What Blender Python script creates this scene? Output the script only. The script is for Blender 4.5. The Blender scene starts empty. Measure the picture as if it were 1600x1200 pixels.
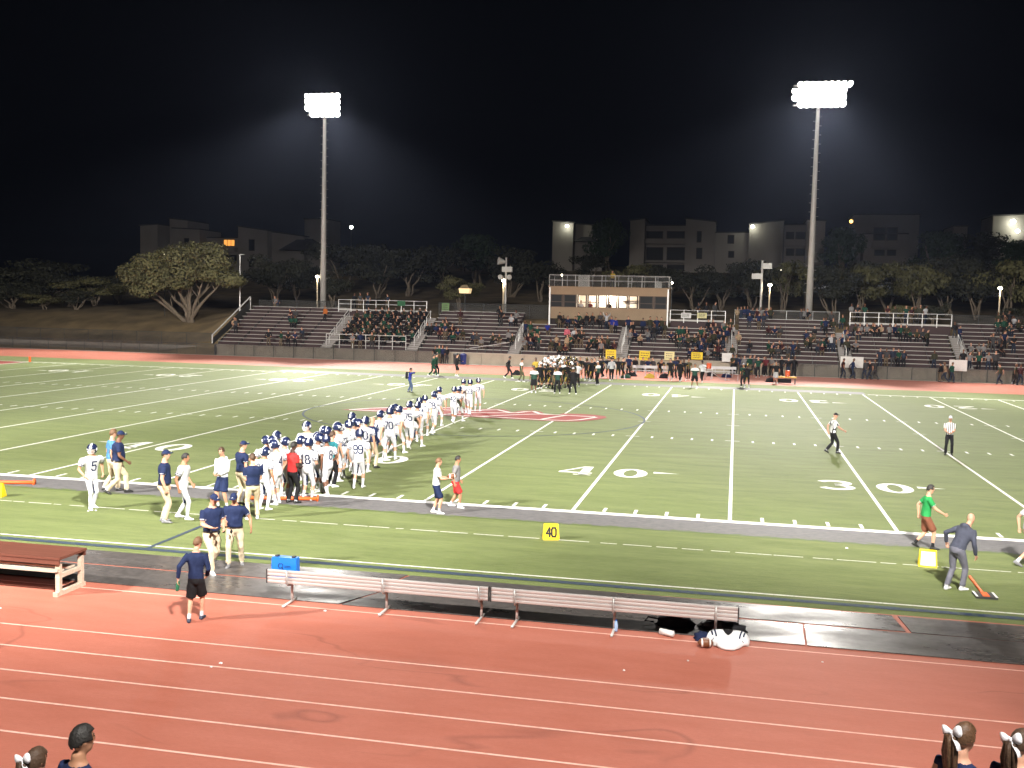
import bpy, bmesh, math, random
from mathutils import Vector, Matrix, noise as mnoise
from mathutils.bvhtree import BVHTree
random.seed(7)
rad = math.radians
S = bpy.context.scene
COL = S.collection

# ------------------------------------------------------------------ camera
FPX, PITCH, YAW, ROLL = 1629.94, 0.0786999, -0.2097579, 0.0230705
CAM = Vector((-0.0494, -30.2948, 6.1373))
_f = Vector((math.sin(YAW) * math.cos(PITCH), math.cos(YAW) * math.cos(PITCH), -math.sin(PITCH)))
_r = Vector((math.cos(YAW), -math.sin(YAW), 0))
_u = _r.cross(_f)
CR = math.cos(ROLL) * _r + math.sin(ROLL) * _u
CU = -math.sin(ROLL) * _r + math.cos(ROLL) * _u
CF = _f
cam_d = bpy.data.cameras.new('camera')
cam_d.sensor_width = 36
cam_d.lens = 36 * FPX / 1600
cam_d.clip_start = 0.1
cam_d.clip_end = 6000
cam = bpy.data.objects.new('camera', cam_d)
COL.objects.link(cam)
cam.matrix_world = Matrix(((CR.x, CU.x, -CF.x, CAM.x), (CR.y, CU.y, -CF.y, CAM.y), (CR.z, CU.z, -CF.z, CAM.z), (0, 0, 0, 1)))
S.camera = cam

def ray(x, y):
    return CF + CR * ((x - 800) / FPX) + CU * ((600 - y) / FPX)
def G(x, y, z=0.0):            # photo pixel -> point on the level z
    d = ray(x, y)
    return CAM + d * ((z - CAM.z) / d.z)
def atY(x, y, Y):              # photo pixel -> point on the vertical plane at Y
    d = ray(x, y)
    return CAM + d * ((Y - CAM.y) / d.y)

# ------------------------------------------------------------------ world, exposure
w = bpy.data.worlds.new('World')
S.world = w
w.use_nodes = True
bgn = w.node_tree.nodes['Background']
bgn.inputs[0].default_value = (0.45, 0.55, 1.0, 1)
bgn.inputs[1].default_value = 0.0014
S.view_settings.view_transform = 'Standard'
S.view_settings.look = 'None'
S.view_settings.gamma = 1
S.view_settings.use_curve_mapping = False
S.view_settings.exposure = 0.06
S.cycles.use_denoising = True
S.cycles.max_bounces = 5
S.cycles.diffuse_bounces = 2
S.cycles.glossy_bounces = 2
S.cycles.transmission_bounces = 3
S.cycles.volume_bounces = 0
S.cycles.transparent_max_bounces = 12
S.cycles.sample_clamp_indirect = 3.0
S.cycles.caustics_reflective = False
S.cycles.caustics_refractive = False

LAMP_COL = (1.0, 0.955, 0.88)
HAZE = 0.000105
FLOOD_W = 2.7e5               # one aimed bank of floodlights
POLES = [(-45.4, 80.0, 27.2, 1), (7.15, 80.0, 27.4, 1), (-45.4, -35.0, 27.2, 0), (7.15, -35.0, 27.4, 0)]
POLE_BASE_Z = {1: 4.35, 0: -0.05}
def floodlight(loc, target, power, size, blend, radius):
    d = bpy.data.lights.new('floodlight_beam', 'SPOT')
    d.energy = power
    d.color = LAMP_COL
    d.spot_size = rad(size)
    d.spot_blend = blend
    d.shadow_soft_size = radius
    o = bpy.data.objects.new('floodlight_beam', d)
    COL.objects.link(o)
    o.location = loc
    o.rotation_euler = (Vector(target) - Vector(loc)).to_track_quat('-Z', 'Y').to_euler()
    return o
for (px_, py_, pz_, far) in POLES:
    sgn = -1 if far else 1
    fy = py_ + sgn * 0.9
    side = 1 if px_ < -13 else -1
    # three banks fanned over the pitch, one bank down onto the touchline in front, and a weak wide spill
    if far:
        banks = ((-23, 27, 1.0, 46), (0, 36, 1.0, 44), (23, 27, 1.0, 46), (0, 34, 0.060, 130))
    else:
        banks = ((-40, 52, 1.3, 54), (0, 60, 1.6, 50), (40, 52, 1.3, 54), (side * 16, 18, 0.50, 62), (0, 45, 0.011, 130))
    for dx, dist, pw, sz in banks:
        floodlight((px_ + (0.8 if dx > 20 else -0.8 if dx < -20 else 0), fy, pz_), (px_ + dx, fy + sgn * dist, 0), FLOOD_W * pw, sz, 0.7, 1.0)

# ------------------------------------------------------------------ materials
MATS = {}
def mat(name, col, rough=0.6, var=0.0, scale=4.0, metallic=0.0, bump=0.0, spec=0.5, emit=None, estr=0.0, stretch=None, detail=4):
    if name in MATS:
        return MATS[name]
    m = bpy.data.materials.new(name)
    m.use_nodes = True
    nt = m.node_tree
    b = nt.nodes['Principled BSDF']
    b.inputs['Base Color'].default_value = (*col, 1)
    b.inputs['Roughness'].default_value = rough
    b.inputs['Metallic'].default_value = metallic
    b.inputs['Specular IOR Level'].default_value = spec
    if emit:
        b.inputs['Emission Color'].default_value = (*emit, 1)
        b.inputs['Emission Strength'].default_value = estr
    if var or bump:
        tc = nt.nodes.new('ShaderNodeTexCoord')
        mp = nt.nodes.new('ShaderNodeMapping')
        if stretch:
            mp.inputs['Scale'].default_value = stretch
        nt.links.new(tc.outputs['Object'], mp.inputs[0])
        n = nt.nodes.new('ShaderNodeTexNoise')
        n.inputs['Scale'].default_value = scale
        n.inputs['Detail'].default_value = detail
        nt.links.new(mp.outputs[0], n.inputs['Vector'])
        if var:
            r = nt.nodes.new('ShaderNodeMapRange')
            r.inputs[1].default_value = 0.25
            r.inputs[2].default_value = 0.75
            r.inputs[3].default_value = 1 - var
            r.inputs[4].default_value = 1 + var
            nt.links.new(n.outputs['Fac'], r.inputs[0])
            mx = nt.nodes.new('ShaderNodeVectorMath')
            mx.operation = 'SCALE'
            mx.inputs[0].default_value = col
            nt.links.new(r.outputs[0], mx.inputs['Scale'])
            nt.links.new(mx.outputs[0], b.inputs['Base Color'])
        if bump:
            bp = nt.nodes.new('ShaderNodeBump')
            bp.inputs['Strength'].default_value = bump
            bp.inputs['Distance'].default_value = 0.02
            nt.links.new(n.outputs['Fac'], bp.inputs['Height'])
            nt.links.new(bp.outputs[0], b.inputs['Normal'])
    MATS[name] = m
    return m

def nodes_of(m):
    return m.node_tree, m.node_tree.nodes['Principled BSDF']
def add_noise(nt, scale, detail=4, stretch=(1, 1, 1), rough=0.5, dist=0.0):
    tc = nt.nodes.new('ShaderNodeTexCoord')
    mp = nt.nodes.new('ShaderNodeMapping')
    mp.inputs['Scale'].default_value = stretch
    nt.links.new(tc.outputs['Object'], mp.inputs[0])
    n = nt.nodes.new('ShaderNodeTexNoise')
    n.inputs['Scale'].default_value = scale
    n.inputs['Detail'].default_value = detail
    n.inputs['Roughness'].default_value = rough
    n.inputs['Distortion'].default_value = dist
    nt.links.new(mp.outputs[0], n.inputs['Vector'])
    return n.outputs['Fac']
def rng(nt, val, a, b, c, d):
    r = nt.nodes.new('ShaderNodeMapRange')
    for i, v in enumerate((a, b, c, d)):
        r.inputs[i + 1].default_value = v
    nt.links.new(val, r.inputs[0])
    return r.outputs[0]
def mixc(nt, fac, a, b):
    m = nt.nodes.new('ShaderNodeMix')
    m.data_type = 'RGBA'
    for sock, v in ((m.inputs[0], fac), (m.inputs[6], a), (m.inputs[7], b)):
        if isinstance(v, (tuple, list)):
            sock.default_value = (*v, 1)
        elif isinstance(v, (int, float)):
            sock.default_value = v
        else:
            nt.links.new(v, sock)
    return m.outputs[2]
def math_n(nt, op, a, b=None):
    m = nt.nodes.new('ShaderNodeMath')
    m.operation = op
    for s_, v in zip(m.inputs, (a, b)):
        if v is None:
            continue
        if isinstance(v, (int, float)):
            s_.default_value = v
        else:
            nt.links.new(v, s_)
    return m.outputs[0]

def turf_material():
    m = mat('artificial_turf', (0.07, 0.11, 0.03), 0.75, spec=0.18)
    nt, b = nodes_of(m)
    big = rng(nt, add_noise(nt, 0.10, 5, (0.5, 1.4, 1), 0.6), 0.33, 0.67, 0, 1)
    mid = rng(nt, add_noise(nt, 0.8, 7, (0.42, 1.9, 1), 0.7), 0.34, 0.68, 0, 1)
    fine = rng(nt, add_noise(nt, 7.0, 6, (0.4, 2.4, 1), 0.75), 0.3, 0.7, 0, 1)
    c1 = mixc(nt, big, (0.112, 0.152, 0.042), (0.160, 0.192, 0.074))
    c2 = mixc(nt, math_n(nt, 'MULTIPLY', mid, 0.85), c1, (0.056, 0.080, 0.019))
    c3 = mixc(nt, math_n(nt, 'MULTIPLY', fine, 0.5), c2, (0.19, 0.215, 0.08))
    nt.links.new(c3, b.inputs['Base Color'])
    b.inputs['Sheen Weight'].default_value = 0.05
    b.inputs['Sheen Roughness'].default_value = 0.4
    b.inputs['Sheen Tint'].default_value = (0.95, 1.0, 0.8, 1)
    bp = nt.nodes.new('ShaderNodeBump')
    bp.inputs['Strength'].default_value = 0.5
    bp.inputs['Distance'].default_value = 0.03
    nt.links.new(fine, bp.inputs['Height'])
    nt.links.new(bp.outputs[0], b.inputs['Normal'])
    return m
def track_material():
    m = mat('red_track_surface', (0.33, 0.10, 0.065), 0.6)
    nt, b = nodes_of(m)
    n1 = add_noise(nt, 0.20, 3, (0.7, 1.5, 1), 0.45, 0.5)
    n2 = add_noise(nt, 1.6, 5, (0.5, 1.6, 1), 0.6)
    n3 = add_noise(nt, 14, 6, (0.7, 1.5, 1), 0.8)
    # tide marks left by dried water: thin dark bands along a contour of the noise
    band = math_n(nt, 'ABSOLUTE', math_n(nt, 'SUBTRACT', n1, 0.53))
    line = rng(nt, band, 0.0, 0.008, 1, 0)
    gate = rng(nt, add_noise(nt, 0.22, 2), 0.47, 0.56, 0, 1)
    line = math_n(nt, 'MULTIPLY', math_n(nt, 'MULTIPLY', line, gate), 0.34)
    wet = math_n(nt, 'MULTIPLY', rng(nt, n1, 0.53, 0.60, 0, 0.26), gate)
    c1 = mixc(nt, rng(nt, n2, 0.3, 0.7, 0, 1), (0.400, 0.125, 0.082), (0.455, 0.155, 0.108))
    c2 = mixc(nt, rng(nt, n3, 0.35, 0.65, 0, 0.35), c1, (0.31, 0.09, 0.06))
    c3 = mixc(nt, wet, c2, (0.20, 0.055, 0.036))
    c4 = mixc(nt, line, c3, (0.10, 0.03, 0.025))
    nt.links.new(c4, b.inputs['Base Color'])
    bp = nt.nodes.new('ShaderNodeBump')
    bp.inputs['Strength'].default_value = 0.35
    bp.inputs['Distance'].default_value = 0.006
    nt.links.new(n3, bp.inputs['Height'])
    nt.links.new(bp.outputs[0], b.inputs['Normal'])
    return m
def worn_paint(name, col, wear=0.5, under=(0.08, 0.12, 0.035), scale=7, stretch=(1, 1, 1)):
    m = mat(name, col, 0.7)
    nt, b = nodes_of(m)
    n = add_noise(nt, scale, 6, stretch, 0.7)
    f = rng(nt, n, 0.36 + 0.18 * wear, 0.62 + 0.12 * wear, 1.0, 0.0)
    f2 = rng(nt, f, 0, 1, 1 - wear, 1)
    nt.links.new(mixc(nt, f2, under, col), b.inputs['Base Color'])
    return m
M_turf = turf_material()
M_track = track_material()
M_line = worn_paint('white_field_paint', (0.78, 0.78, 0.74), 0.55, scale=9)
M_linefar = worn_paint('faded_white_field_paint', (0.80, 0.80, 0.74), 0.75, scale=5)
M_blue = worn_paint('faded_blue_field_paint', (0.022, 0.036, 0.075), 0.5)
M_red = worn_paint('dark_red_field_paint', (0.27, 0.022, 0.022), 0.15)
M_greyband = worn_paint('grey_sideline_paint', (0.135, 0.130, 0.133), 0.85, under=(0.045, 0.045, 0.043), scale=6, stretch=(0.7, 2.6, 1))
def ragged_strip():
    m = M_greyband
    nt, b = nodes_of(m)
    old = b.inputs['Base Color'].links[0].from_socket
    tc = nt.nodes.new('ShaderNodeTexCoord'); sx = nt.nodes.new('ShaderNodeSeparateXYZ'); nt.links.new(tc.outputs['Object'], sx.inputs[0])
    n = rng(nt, add_noise(nt, 3.0, 6, (0.8, 2.2, 1), 0.7), 0.3, 0.7, -0.22, 0.22)
    d = math_n(nt, 'ADD', math_n(nt, 'SUBTRACT', sx.outputs[1], -1.85), n)           # outer edge breaks up into the turf
    f = rng(nt, d, -0.03, 0.05, 1, 0)
    n2 = rng(nt, add_noise(nt, 7, 6, (0.4, 3.0, 1), 0.8), 0.3, 0.7, 0.45, 1.4)
    v = nt.nodes.new('ShaderNodeVectorMath'); v.operation = 'SCALE'; nt.links.new(old, v.inputs[0]); nt.links.new(n2, v.inputs['Scale'])
    nt.links.new(mixc(nt, f, v.outputs[0], (0.085, 0.118, 0.026)), b.inputs['Base Color'])
ragged_strip()
M_lane = worn_paint('pink_white_lane_paint', (0.80, 0.50, 0.42), 0.35, under=(0.40, 0.17, 0.12))
M_alu = mat('brushed_aluminium', (0.56, 0.53, 0.52), 0.36, 0.14, 3, metallic=0.45, stretch=(0.3, 8, 8))
M_galv = mat('galvanised_steel', (0.46, 0.45, 0.44), 0.5, 0.15, 2.5, metallic=0.35)
M_dark = mat('dark_metal', (0.035, 0.035, 0.035), 0.5)
M_conc = mat('tan_concrete', (0.30, 0.26, 0.205), 0.85, 0.14, 1.3, bump=0.2)
M_earth = mat('dry_grass_earth', (0.17, 0.12, 0.06), 0.95, 0.5, 0.35, bump=0.4)

# ------------------------------------------------------------------ mesh helpers
class MB:
    def __init__(s):
        s.v, s.f, s.m = [], [], []
    def quad(s, a, b, c, d, mi=0):
        n = len(s.v); s.v += [tuple(a), tuple(b), tuple(c), tuple(d)]
        s.f.append((n, n + 1, n + 2, n + 3)); s.m.append(mi)
    def poly(s, pts, mi=0):
        n = len(s.v); s.v += [tuple(p) for p in pts]
        s.f.append(tuple(range(n, n + len(pts)))); s.m.append(mi)
    def box(s, x0, x1, y0, y1, z0, z1, mi=0, M=None):
        n = len(s.v)
        pts = [(x, y, z) for z in (z0, z1) for y in (y0, y1) for x in (x0, x1)]
        if M is not None:
            pts = [tuple(M @ Vector(p)) for p in pts]
        s.v += pts
        for f in ((0, 2, 3, 1), (4, 5, 7, 6), (0, 1, 5, 4), (2, 6, 7, 3), (0, 4, 6, 2), (1, 3, 7, 5)):
            s.f.append(tuple(n + i for i in f)); s.m.append(mi)
        return s
    def loft(s, rings, mis, cap=True):     # rings: lists of equal-length point lists
        n0 = len(s.v); N = len(rings[0])
        for r in rings:
            s.v += [tuple(p) for p in r]
        for i in range(len(rings) - 1):
            for j in range(N):
                a = n0 + i * N + j; b = n0 + i * N + (j + 1) % N
                mi = mis[i] if isinstance(mis, (list, tuple)) else mis
                if callable(mi):
                    mi = mi(j)
                s.f.append((a, b, b + N, a + N)); s.m.append(mi)
        if cap:
            m0 = mis[0] if isinstance(mis, (list, tuple)) else mis
            m1 = mis[-1] if isinstance(mis, (list, tuple)) else mis
            m0 = m0(0) if callable(m0) else m0
            m1 = m1(0) if callable(m1) else m1
            s.f.append(tuple(n0 + N - 1 - j for j in range(N))); s.m.append(m0)
            e = n0 + (len(rings) - 1) * N
            s.f.append(tuple(e + j for j in range(N))); s.m.append(m1)
    def tube(s, pts, radii, mi=0, N=8, ref=None, cap=True):
        pts = [Vector(p) for p in pts]
        if not isinstance(radii, (list, tuple)):
            radii = [radii] * len(pts)
        rings = []
        for i, p in enumerate(pts):
            t = (pts[min(i + 1, len(pts) - 1)] - pts[max(i - 1, 0)]).normalized()
            r0 = Vector(ref) if ref else (Vector((1, 0, 0)) if abs(t.x) < 0.9 else Vector((0, 1, 0)))
            x = (r0 - t * r0.dot(t)).normalized(); y = t.cross(x)
            rr = radii[i]
            rx, ry = rr if isinstance(rr, (tuple, list)) else (rr, rr)
            rings.append([p + x * (rx * math.cos(2 * math.pi * j / N)) + y * (ry * math.sin(2 * math.pi * j / N)) for j in range(N)])
        s.loft(rings, mi, cap)
    def ball(s, c, r, mi=0, seg=8, rings=6):
        rx, ry, rz = r if isinstance(r, (tuple, list)) else (r, r, r)
        R = []
        for i in range(rings + 1):
            a = math.pi * (0.02 + 0.96 * i / rings) - math.pi / 2
            R.append([(c[0] + rx * math.cos(a) * math.cos(2 * math.pi * j / seg), c[1] + ry * math.cos(a) * math.sin(2 * math.pi * j / seg), c[2] + rz * math.sin(a)) for j in range(seg)])
        s.loft(R, mi)
    def mesh(s, name, mats, smooth=False):
        me = bpy.data.meshes.new(name)
        me.from_pydata(s.v, [], s.f)
        for m in (mats if isinstance(mats, (list, tuple)) else [mats]):
            me.materials.append(m)
        me.polygons.foreach_set('material_index', s.m)
        if smooth:
            me.polygons.foreach_set('use_smooth', [True] * len(s.f))
        me.update()
        return me
    def build(s, name, mats, parent=None, smooth=False, loc=None, recalc=False):
        me = s.mesh(name, mats, smooth)
        if recalc:
            bm = bmesh.new(); bm.from_mesh(me); bmesh.ops.recalc_face_normals(bm, faces=bm.faces); bm.to_mesh(me); bm.free()
        return link(name, me, parent, loc)
def link(name, data, parent=None, loc=None):
    o = bpy.data.objects.new(name, data)
    COL.objects.link(o)
    if parent:
        o.parent = parent
    if loc is not None:
        o.location = loc
    return o
def tag(o, label=None, cat=None, group=None, kind=None):
    if label: o['label'] = label
    if cat: o['category'] = cat
    if group: o['group'] = group
    if kind: o['kind'] = kind
    return o
def empty(name, loc, label=None, cat=None, group=None, rz=0):
    o = link(name, None, None, loc)
    o.rotation_euler = (0, 0, rz)
    o.empty_display_size = 0.2
    return tag(o, label, cat, group)
def struct(o):
    o['kind'] = 'structure'
    return o

# ------------------------------------------------------------------ ground, field, track
YD = 0.9144
W = 53.333 * YD
def smooth01(t):
    t = max(0.0, min(1.0, t)); return t * t * (3 - 2 * t)
def terrain(x, y):
    prof = [(-400, -0.06), (67.9, -0.06), (68.5, -0.05), (78.4, 4.15), (79.2, 4.35), (92, 4.6), (115, 5.6), (138, 8.2), (150, 10.8), (164, 12.2), (200, 14), (300, 18), (1200, 20)]
    left = [(-400, -0.06), (69.5, -0.06), (72, 0.4), (78, 2.6), (84, 3.9), (95, 4.6), (115, 5.6), (138, 8.2), (150, 10.8), (164, 12.2), (200, 14), (300, 18), (1200, 20)]
    def ev(P):
        for (a, za), (b, zb) in zip(P, P[1:]):
            if y <= b:
                return za + (zb - za) * max(0, (y - a) / (b - a))
        return P[-1][1]
    k = smooth01((-53.6 - x) / 7.0)
    k2 = smooth01((-70 - x) / 45.0)
    z = ev(prof) * (1 - k) + ev(left) * k
    if k2 > 0 and y > 69.5:
        z = z * (1 - 0.35 * k2)
    if y > 69.5:
        z += 0.25 * mnoise.noise(Vector((x * 0.09, y * 0.09, 3))) * min(1, (y - 69.5) / 8) * (1 if (x < -54 or y > 82) else 0)
    return z
xs = [-900, -600, -400, -300, -220, -180, -150] + [-130 + 4 * i for i in range(12)] + [-84 + 1.5 * i for i in range(24)] + [-46 + 6 * i for i in range(20)] + [80, 100, 130, 180, 260, 400, 600, 900]
ys = [-300, -150, -80, -40, 0, 40, 60, 67.9, 68.5, 69.5, 70.5, 72, 74, 76, 78.4, 79.2, 80.5, 82, 84, 87, 90, 95, 100, 107, 115, 122, 130, 138, 144, 150, 157, 164, 172, 185, 200, 230, 300, 400, 600, 900, 1200]
g = MB()
for y in ys:
    for x in xs:
        g.v.append((x, y, terrain(x, y)))
nx = len(xs)
for j in range(len(ys) - 1):
    for i in range(nx - 1):
        a = j * nx + i
        g.f.append((a, a + 1, a + nx + 1, a + nx)); g.m.append(0)
struct(g.build('ground', M_earth, smooth=True))

FX0, FX1 = -78.0, 62.0
TY0, TY1 = -8.42, 54.9
def sheet(name, m, rects, z, parent=None):
    b = MB()
    for (x0, x1, y0, y1) in rects:
        b.quad((x0, y0, z), (x1, y0, z), (x1, y1, z), (x0, y1, z))
    return b.build(name, m, parent)
field = struct(sheet('field', M_turf, [(FX0, FX1, TY0, TY1)], 0.0))
struct(sheet('track', M_track, [(-130, 90, -21.0, TY0), (-130, 90, TY1, 67.5), (-130, FX0, TY0, TY1), (FX1, 90, TY0, TY1)], 0.0))
# end zone and the grey coaching strips
sheet('end_zone_paint', M_red, [(-68.6, -59.6, 0.15, W - 0.15)], 0.004, field)
sheet('grey_sideline_strip', M_greyband, [(-48, 40, -2.0, -0.34), (-37.0, 9.4, W + 0.12, W + 2.3)], 0.004, field)
# white lines
L = []
XG = [(-65 + 5 * i) * YD for i in range(21)]
near_lines, far_lines = [], []
for X in XG:
    hw = 0.055
    near_lines.append((X - hw, X + hw, 0.02, W * 0.5)); far_lines.append((X - hw, X + hw, W * 0.5, W - 0.05))
yd_x = [(-65 + i) * YD for i in range(101)]
for i, X in enumerate(yd_x):
    if i % 5 == 0:
        continue
    near_lines.append((X - 0.05, X + 0.05, 0.12, 0.68))
    near_lines.append((X - 0.05, X + 0.05, 20 * YD - 0.33, 20 * YD + 0.22))
    far_lines.append((X - 0.05, X + 0.05, 33.33 * YD - 0.22, 33.33 * YD + 0.38))
    far_lines.append((X - 0.05, X + 0.05, W - 0.75, W - 0.2))
for X in XG:
    near_lines += [(X - 0.32, X + 0.32, 20 * YD - 0.04, 20 * YD + 0.04)]
    far_lines += [(X - 0.32, X + 0.32, 27.0 * YD - 0.03, 27.0 * YD + 0.03), (X - 0.3, X + 0.3, 33.3 * YD - 0.04, 33.3 * YD + 0.04)]
sheet('white_lines', M_line, near_lines, 0.007, field)
sheet('white_lines', M_linefar, far_lines, 0.007, field)
sheet('sideline', worn_paint('sideline_white_paint', (0.78, 0.77, 0.77), 0.45, under=(0.30, 0.29, 0.30), scale=5), [(-68.6, 40, -0.34, 0.0)], 0.010, field)
sheet('sideline', M_linefar, [(-68.6, -36.8, W, W + 0.25), (9.5, 45, W, W + 0.25)], 0.010, field)
sheet('goal_line', M_line, [(-59.54, -59.34, 0.1, W)], 0.011, field)
rnd = random.Random(3)
dash, x = [], -60.0
while x < 42:
    l = rnd.uniform(0.2, 1.1); dash.append((x, x + l, -3.96, -3.905)); x += l + rnd.uniform(0.03, 0.3)
sheet('coaching_box_dashes', worn_paint('broken_white_paint', (0.62, 0.62, 0.55), 0.85, scale=14), dash, 0.007, field)
sheet('boundary_line', worn_paint('broken_white_paint_b', (0.62, 0.62, 0.56), 0.85, scale=14), [(-70, 50, -7.665, -7.585)], 0.007, field)
sheet('blue_boundary_line', M_blue, [(-70, 50, -8.08, -7.86), (-13.78, -13.66, -7.86, -0.5)], 0.009, field)
# centre circle
b = MB()
N = 96
for i in range(N):
    a0, a1 = 2 * math.pi * i / N, 2 * math.pi * (i + 1) / N
    c = (-15 * YD, W / 2)
    P = lambda r, a: (c[0] + r * math.cos(a), c[1] + r * math.sin(a), 0.009)
    b.quad(P(9.09, a0), P(9.21, a0), P(9.21, a1), P(9.09, a1))
b.build('centre_circle', M_blue, field)

# stroke drawing on the ground
def stroke(b, pts, wd, z, mi=0, closed=False):
    pts = [Vector((p[0], p[1])) for p in pts]
    n = len(pts); Ls, Rs = [], []
    for i in range(n):
        p0 = pts[(i - 1) % n] if (closed or i > 0) else pts[i]
        p1 = pts[(i + 1) % n] if (closed or i < n - 1) else pts[i]
        t = (p1 - p0).normalized(); nn = Vector((-t.y, t.x))
        ww = wd[i] if isinstance(wd, list) else wd
        Ls.append(pts[i] + nn * ww / 2); Rs.append(pts[i] - nn * ww / 2)
    for i in range(n if closed else n - 1):
        j = (i + 1) % n
        b.quad((*Rs[i], z), (*Rs[j], z), (*Ls[j], z), (*Ls[i], z), mi)
def arc(cx, cy, rx, ry, a0, a1, n=14):
    return [(cx + rx * math.cos(rad(a0 + (a1 - a0) * i / n)), cy + ry * math.sin(rad(a0 + (a1 - a0) * i / n))) for i in range(n + 1)]
def numeral(ch, b, ox, oy, flip, z=0.008, w=1.22, h=1.95):
    T = lambda p: (ox + (p[0] - 0.5) * w * flip, oy + (p[1] - 0.5) * h * flip)
    def st(pts, wd):
        stroke(b, [T(p) for p in pts], wd, z)
    def pg(pts):
        b.poly([(*T(p), z) for p in pts])
    if ch == '0':
        n = 28
        for i in range(n):
            a0, a1 = 2 * math.pi * i / n, 2 * math.pi * (i + 1) / n
            o = lambda a: (0.5 + 0.5 * math.cos(a), 0.5 + 0.5 * math.sin(a))
            k = lambda a: (0.5 + 0.20 * math.cos(a), 0.5 + 0.38 * math.sin(a))
            b.quad((*T(k(a0)), z), (*T(o(a0)), z), (*T(o(a1)), z), (*T(k(a1)), z))
    elif ch == '4':
        pg([(0.62, 0.0), (0.90, 0.0), (0.90, 1.0), (0.62, 1.0)])
        pg([(0.0, 0.30), (0.0, 0.20), (1.0, 0.20), (1.0, 0.30)])
        pg([(0.0, 0.30), (0.12, 0.30), (0.70, 0.94), (0.62, 1.0)])
        pg([(0.48, 0.0), (1.0, 0.0), (1.0, 0.07), (0.48, 0.07)])
    elif ch == '3':
        st(arc(0.48, 0.73, 0.38, 0.20, 160, -90), 0.30)
        st(arc(0.48, 0.28, 0.40, 0.22, 90, -160), 0.30)
    elif ch == '2':
        st(arc(0.5, 0.70, 0.36, 0.22, 170, -30) + [(0.12, 0.10)], 0.28)
        pg([(0.0, 0.0), (1.0, 0.0), (1.0, 0.15), (0.0, 0.15)])
    elif ch == '1':
        pg([(0.36, 0.0), (0.66, 0.0), (0.66, 1.0), (0.36, 1.0)])
        pg([(0.15, 0.0), (0.85, 0.0), (0.85, 0.08), (0.15, 0.08)])
    elif ch == '5':
        pg([(0.1, 0.5), (0.3, 0.5), (0.3, 1.0), (0.1, 1.0)])
        pg([(0.1, 0.86), (0.9, 0.86), (0.9, 1.0), (0.1, 1.0)])
        st(arc(0.45, 0.32, 0.38, 0.25, 110, -160), 0.28)
for k, (n, dirn) in enumerate([('1', -1), ('2', -1), ('3', -1), ('4', -1), ('5', 0), ('4', 1), ('3', 1), ('2', 1), ('1', 1)]):
    X = (-55 + 10 * k) * YD
    for oy, flip, mm in ((7.45, 1, M_line), (W - 7.45, -1, M_linefar)):
        b = MB()
        numeral(n, b, X - 0.98 * flip, oy, flip)
        numeral('0', b, X + 0.98 * flip, oy, flip)
        if dirn:
            s = dirn; yy = oy + 0.42 * flip
            tip = X + s * 2.72; base = X + s * 1.78
            b.poly([(base, yy - 0.18, 0.008), (tip, yy, 0.008), (base, yy + 0.18, 0.008)] if s > 0 else [(base, yy + 0.18, 0.008), (tip, yy, 0.008), (base, yy - 0.18, 0.008)])
        o = b.build('yard_number', mm, field, recalc=False)
# midfield emblem: dark red shape with white outlines
def gp(pts, z):
    return [(*G(x, y).xy, z) for x, y in pts]
b = MB()
outer = [(533, 640.4), (560, 642.3), (600, 644), (650, 647), (700, 650), (750, 652.5), (800, 655), (850, 657.7), (880, 659), (905, 658.8), (935, 656), (948, 653), (946, 650.8), (930, 648.6), (905, 647), (880, 646.3), (872, 648), (852, 647.3), (845, 643.5), (832, 641.6), (815, 642), (800, 644.3), (790, 640.3), (776, 639), (757, 639.3), (735, 641), (720, 637.5), (705, 636), (690, 636.4), (670, 637), (650, 636), (610, 636), (580, 637.3), (555, 639)]
b.poly(gp(outer, 0.012))
for pts, wd in (([(546, 640.4), (600, 643), (650, 645.8), (700, 648.6), (750, 651), (800, 653.6), (850, 656.4), (885, 657.5), (905, 656.4), (932, 652.2)], 0.32),
                ([(546, 640.4), (575, 638.4), (610, 637.1), (650, 637), (668, 638)], 0.32),
                ([(668, 638), (690, 637.6), (704, 637.4), (716, 640), (735, 642)], 0.42),
                ([(735, 642), (757, 641), (778, 640.6), (795, 644.6), (806, 645.3)], 0.42),
                ([(806, 645.3), (822, 643.6), (834, 643.2), (843, 646.6), (870, 648.6), (885, 649.4)], 0.42),
                ([(600, 643), (640, 641), (690, 640.4), (735, 643)], 0.30),
                ([(690, 648), (735, 645), (770, 645.4), (806, 645.3)], 0.30),
                ([(752, 650.8), (800, 648.6), (836, 647.4), (870, 648.6)], 0.30),
                ([(846, 655.6), (866, 652), (885, 649.4), (930, 651.6)], 0.34)):
    stroke(b, [G(x, y).xy for x, y in pts], wd * 0.62, 0.016, 1)
b.build('midfield_emblem', [M_red, worn_paint('emblem_white_paint', (0.75, 0.72, 0.70), 0.3)], field)
# track lane lines
lanes = [(-130, 90, y - 0.023, y + 0.023) for y in (-11.29, -13.80, -14.82, -15.85, -16.90, -17.93, -18.97, -20.0)]
lanes += [(-130, 90, y - 0.03, y + 0.03) for y in (56.2, 57.4, 58.6, 59.8, 61.0, 62.2, 63.4, 64.6)]
trk = bpy.data.objects['track']
sheet('lane_lines', M_lane, lanes, 0.004, trk)
sheet('kerb_strip', mat('pale_concrete', (0.5, 0.46, 0.42), 0.8, 0.2, 1.0), [(-84, 60, 66.95, 67.5)], 0.005, trk)
# litter specks on the track

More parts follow.
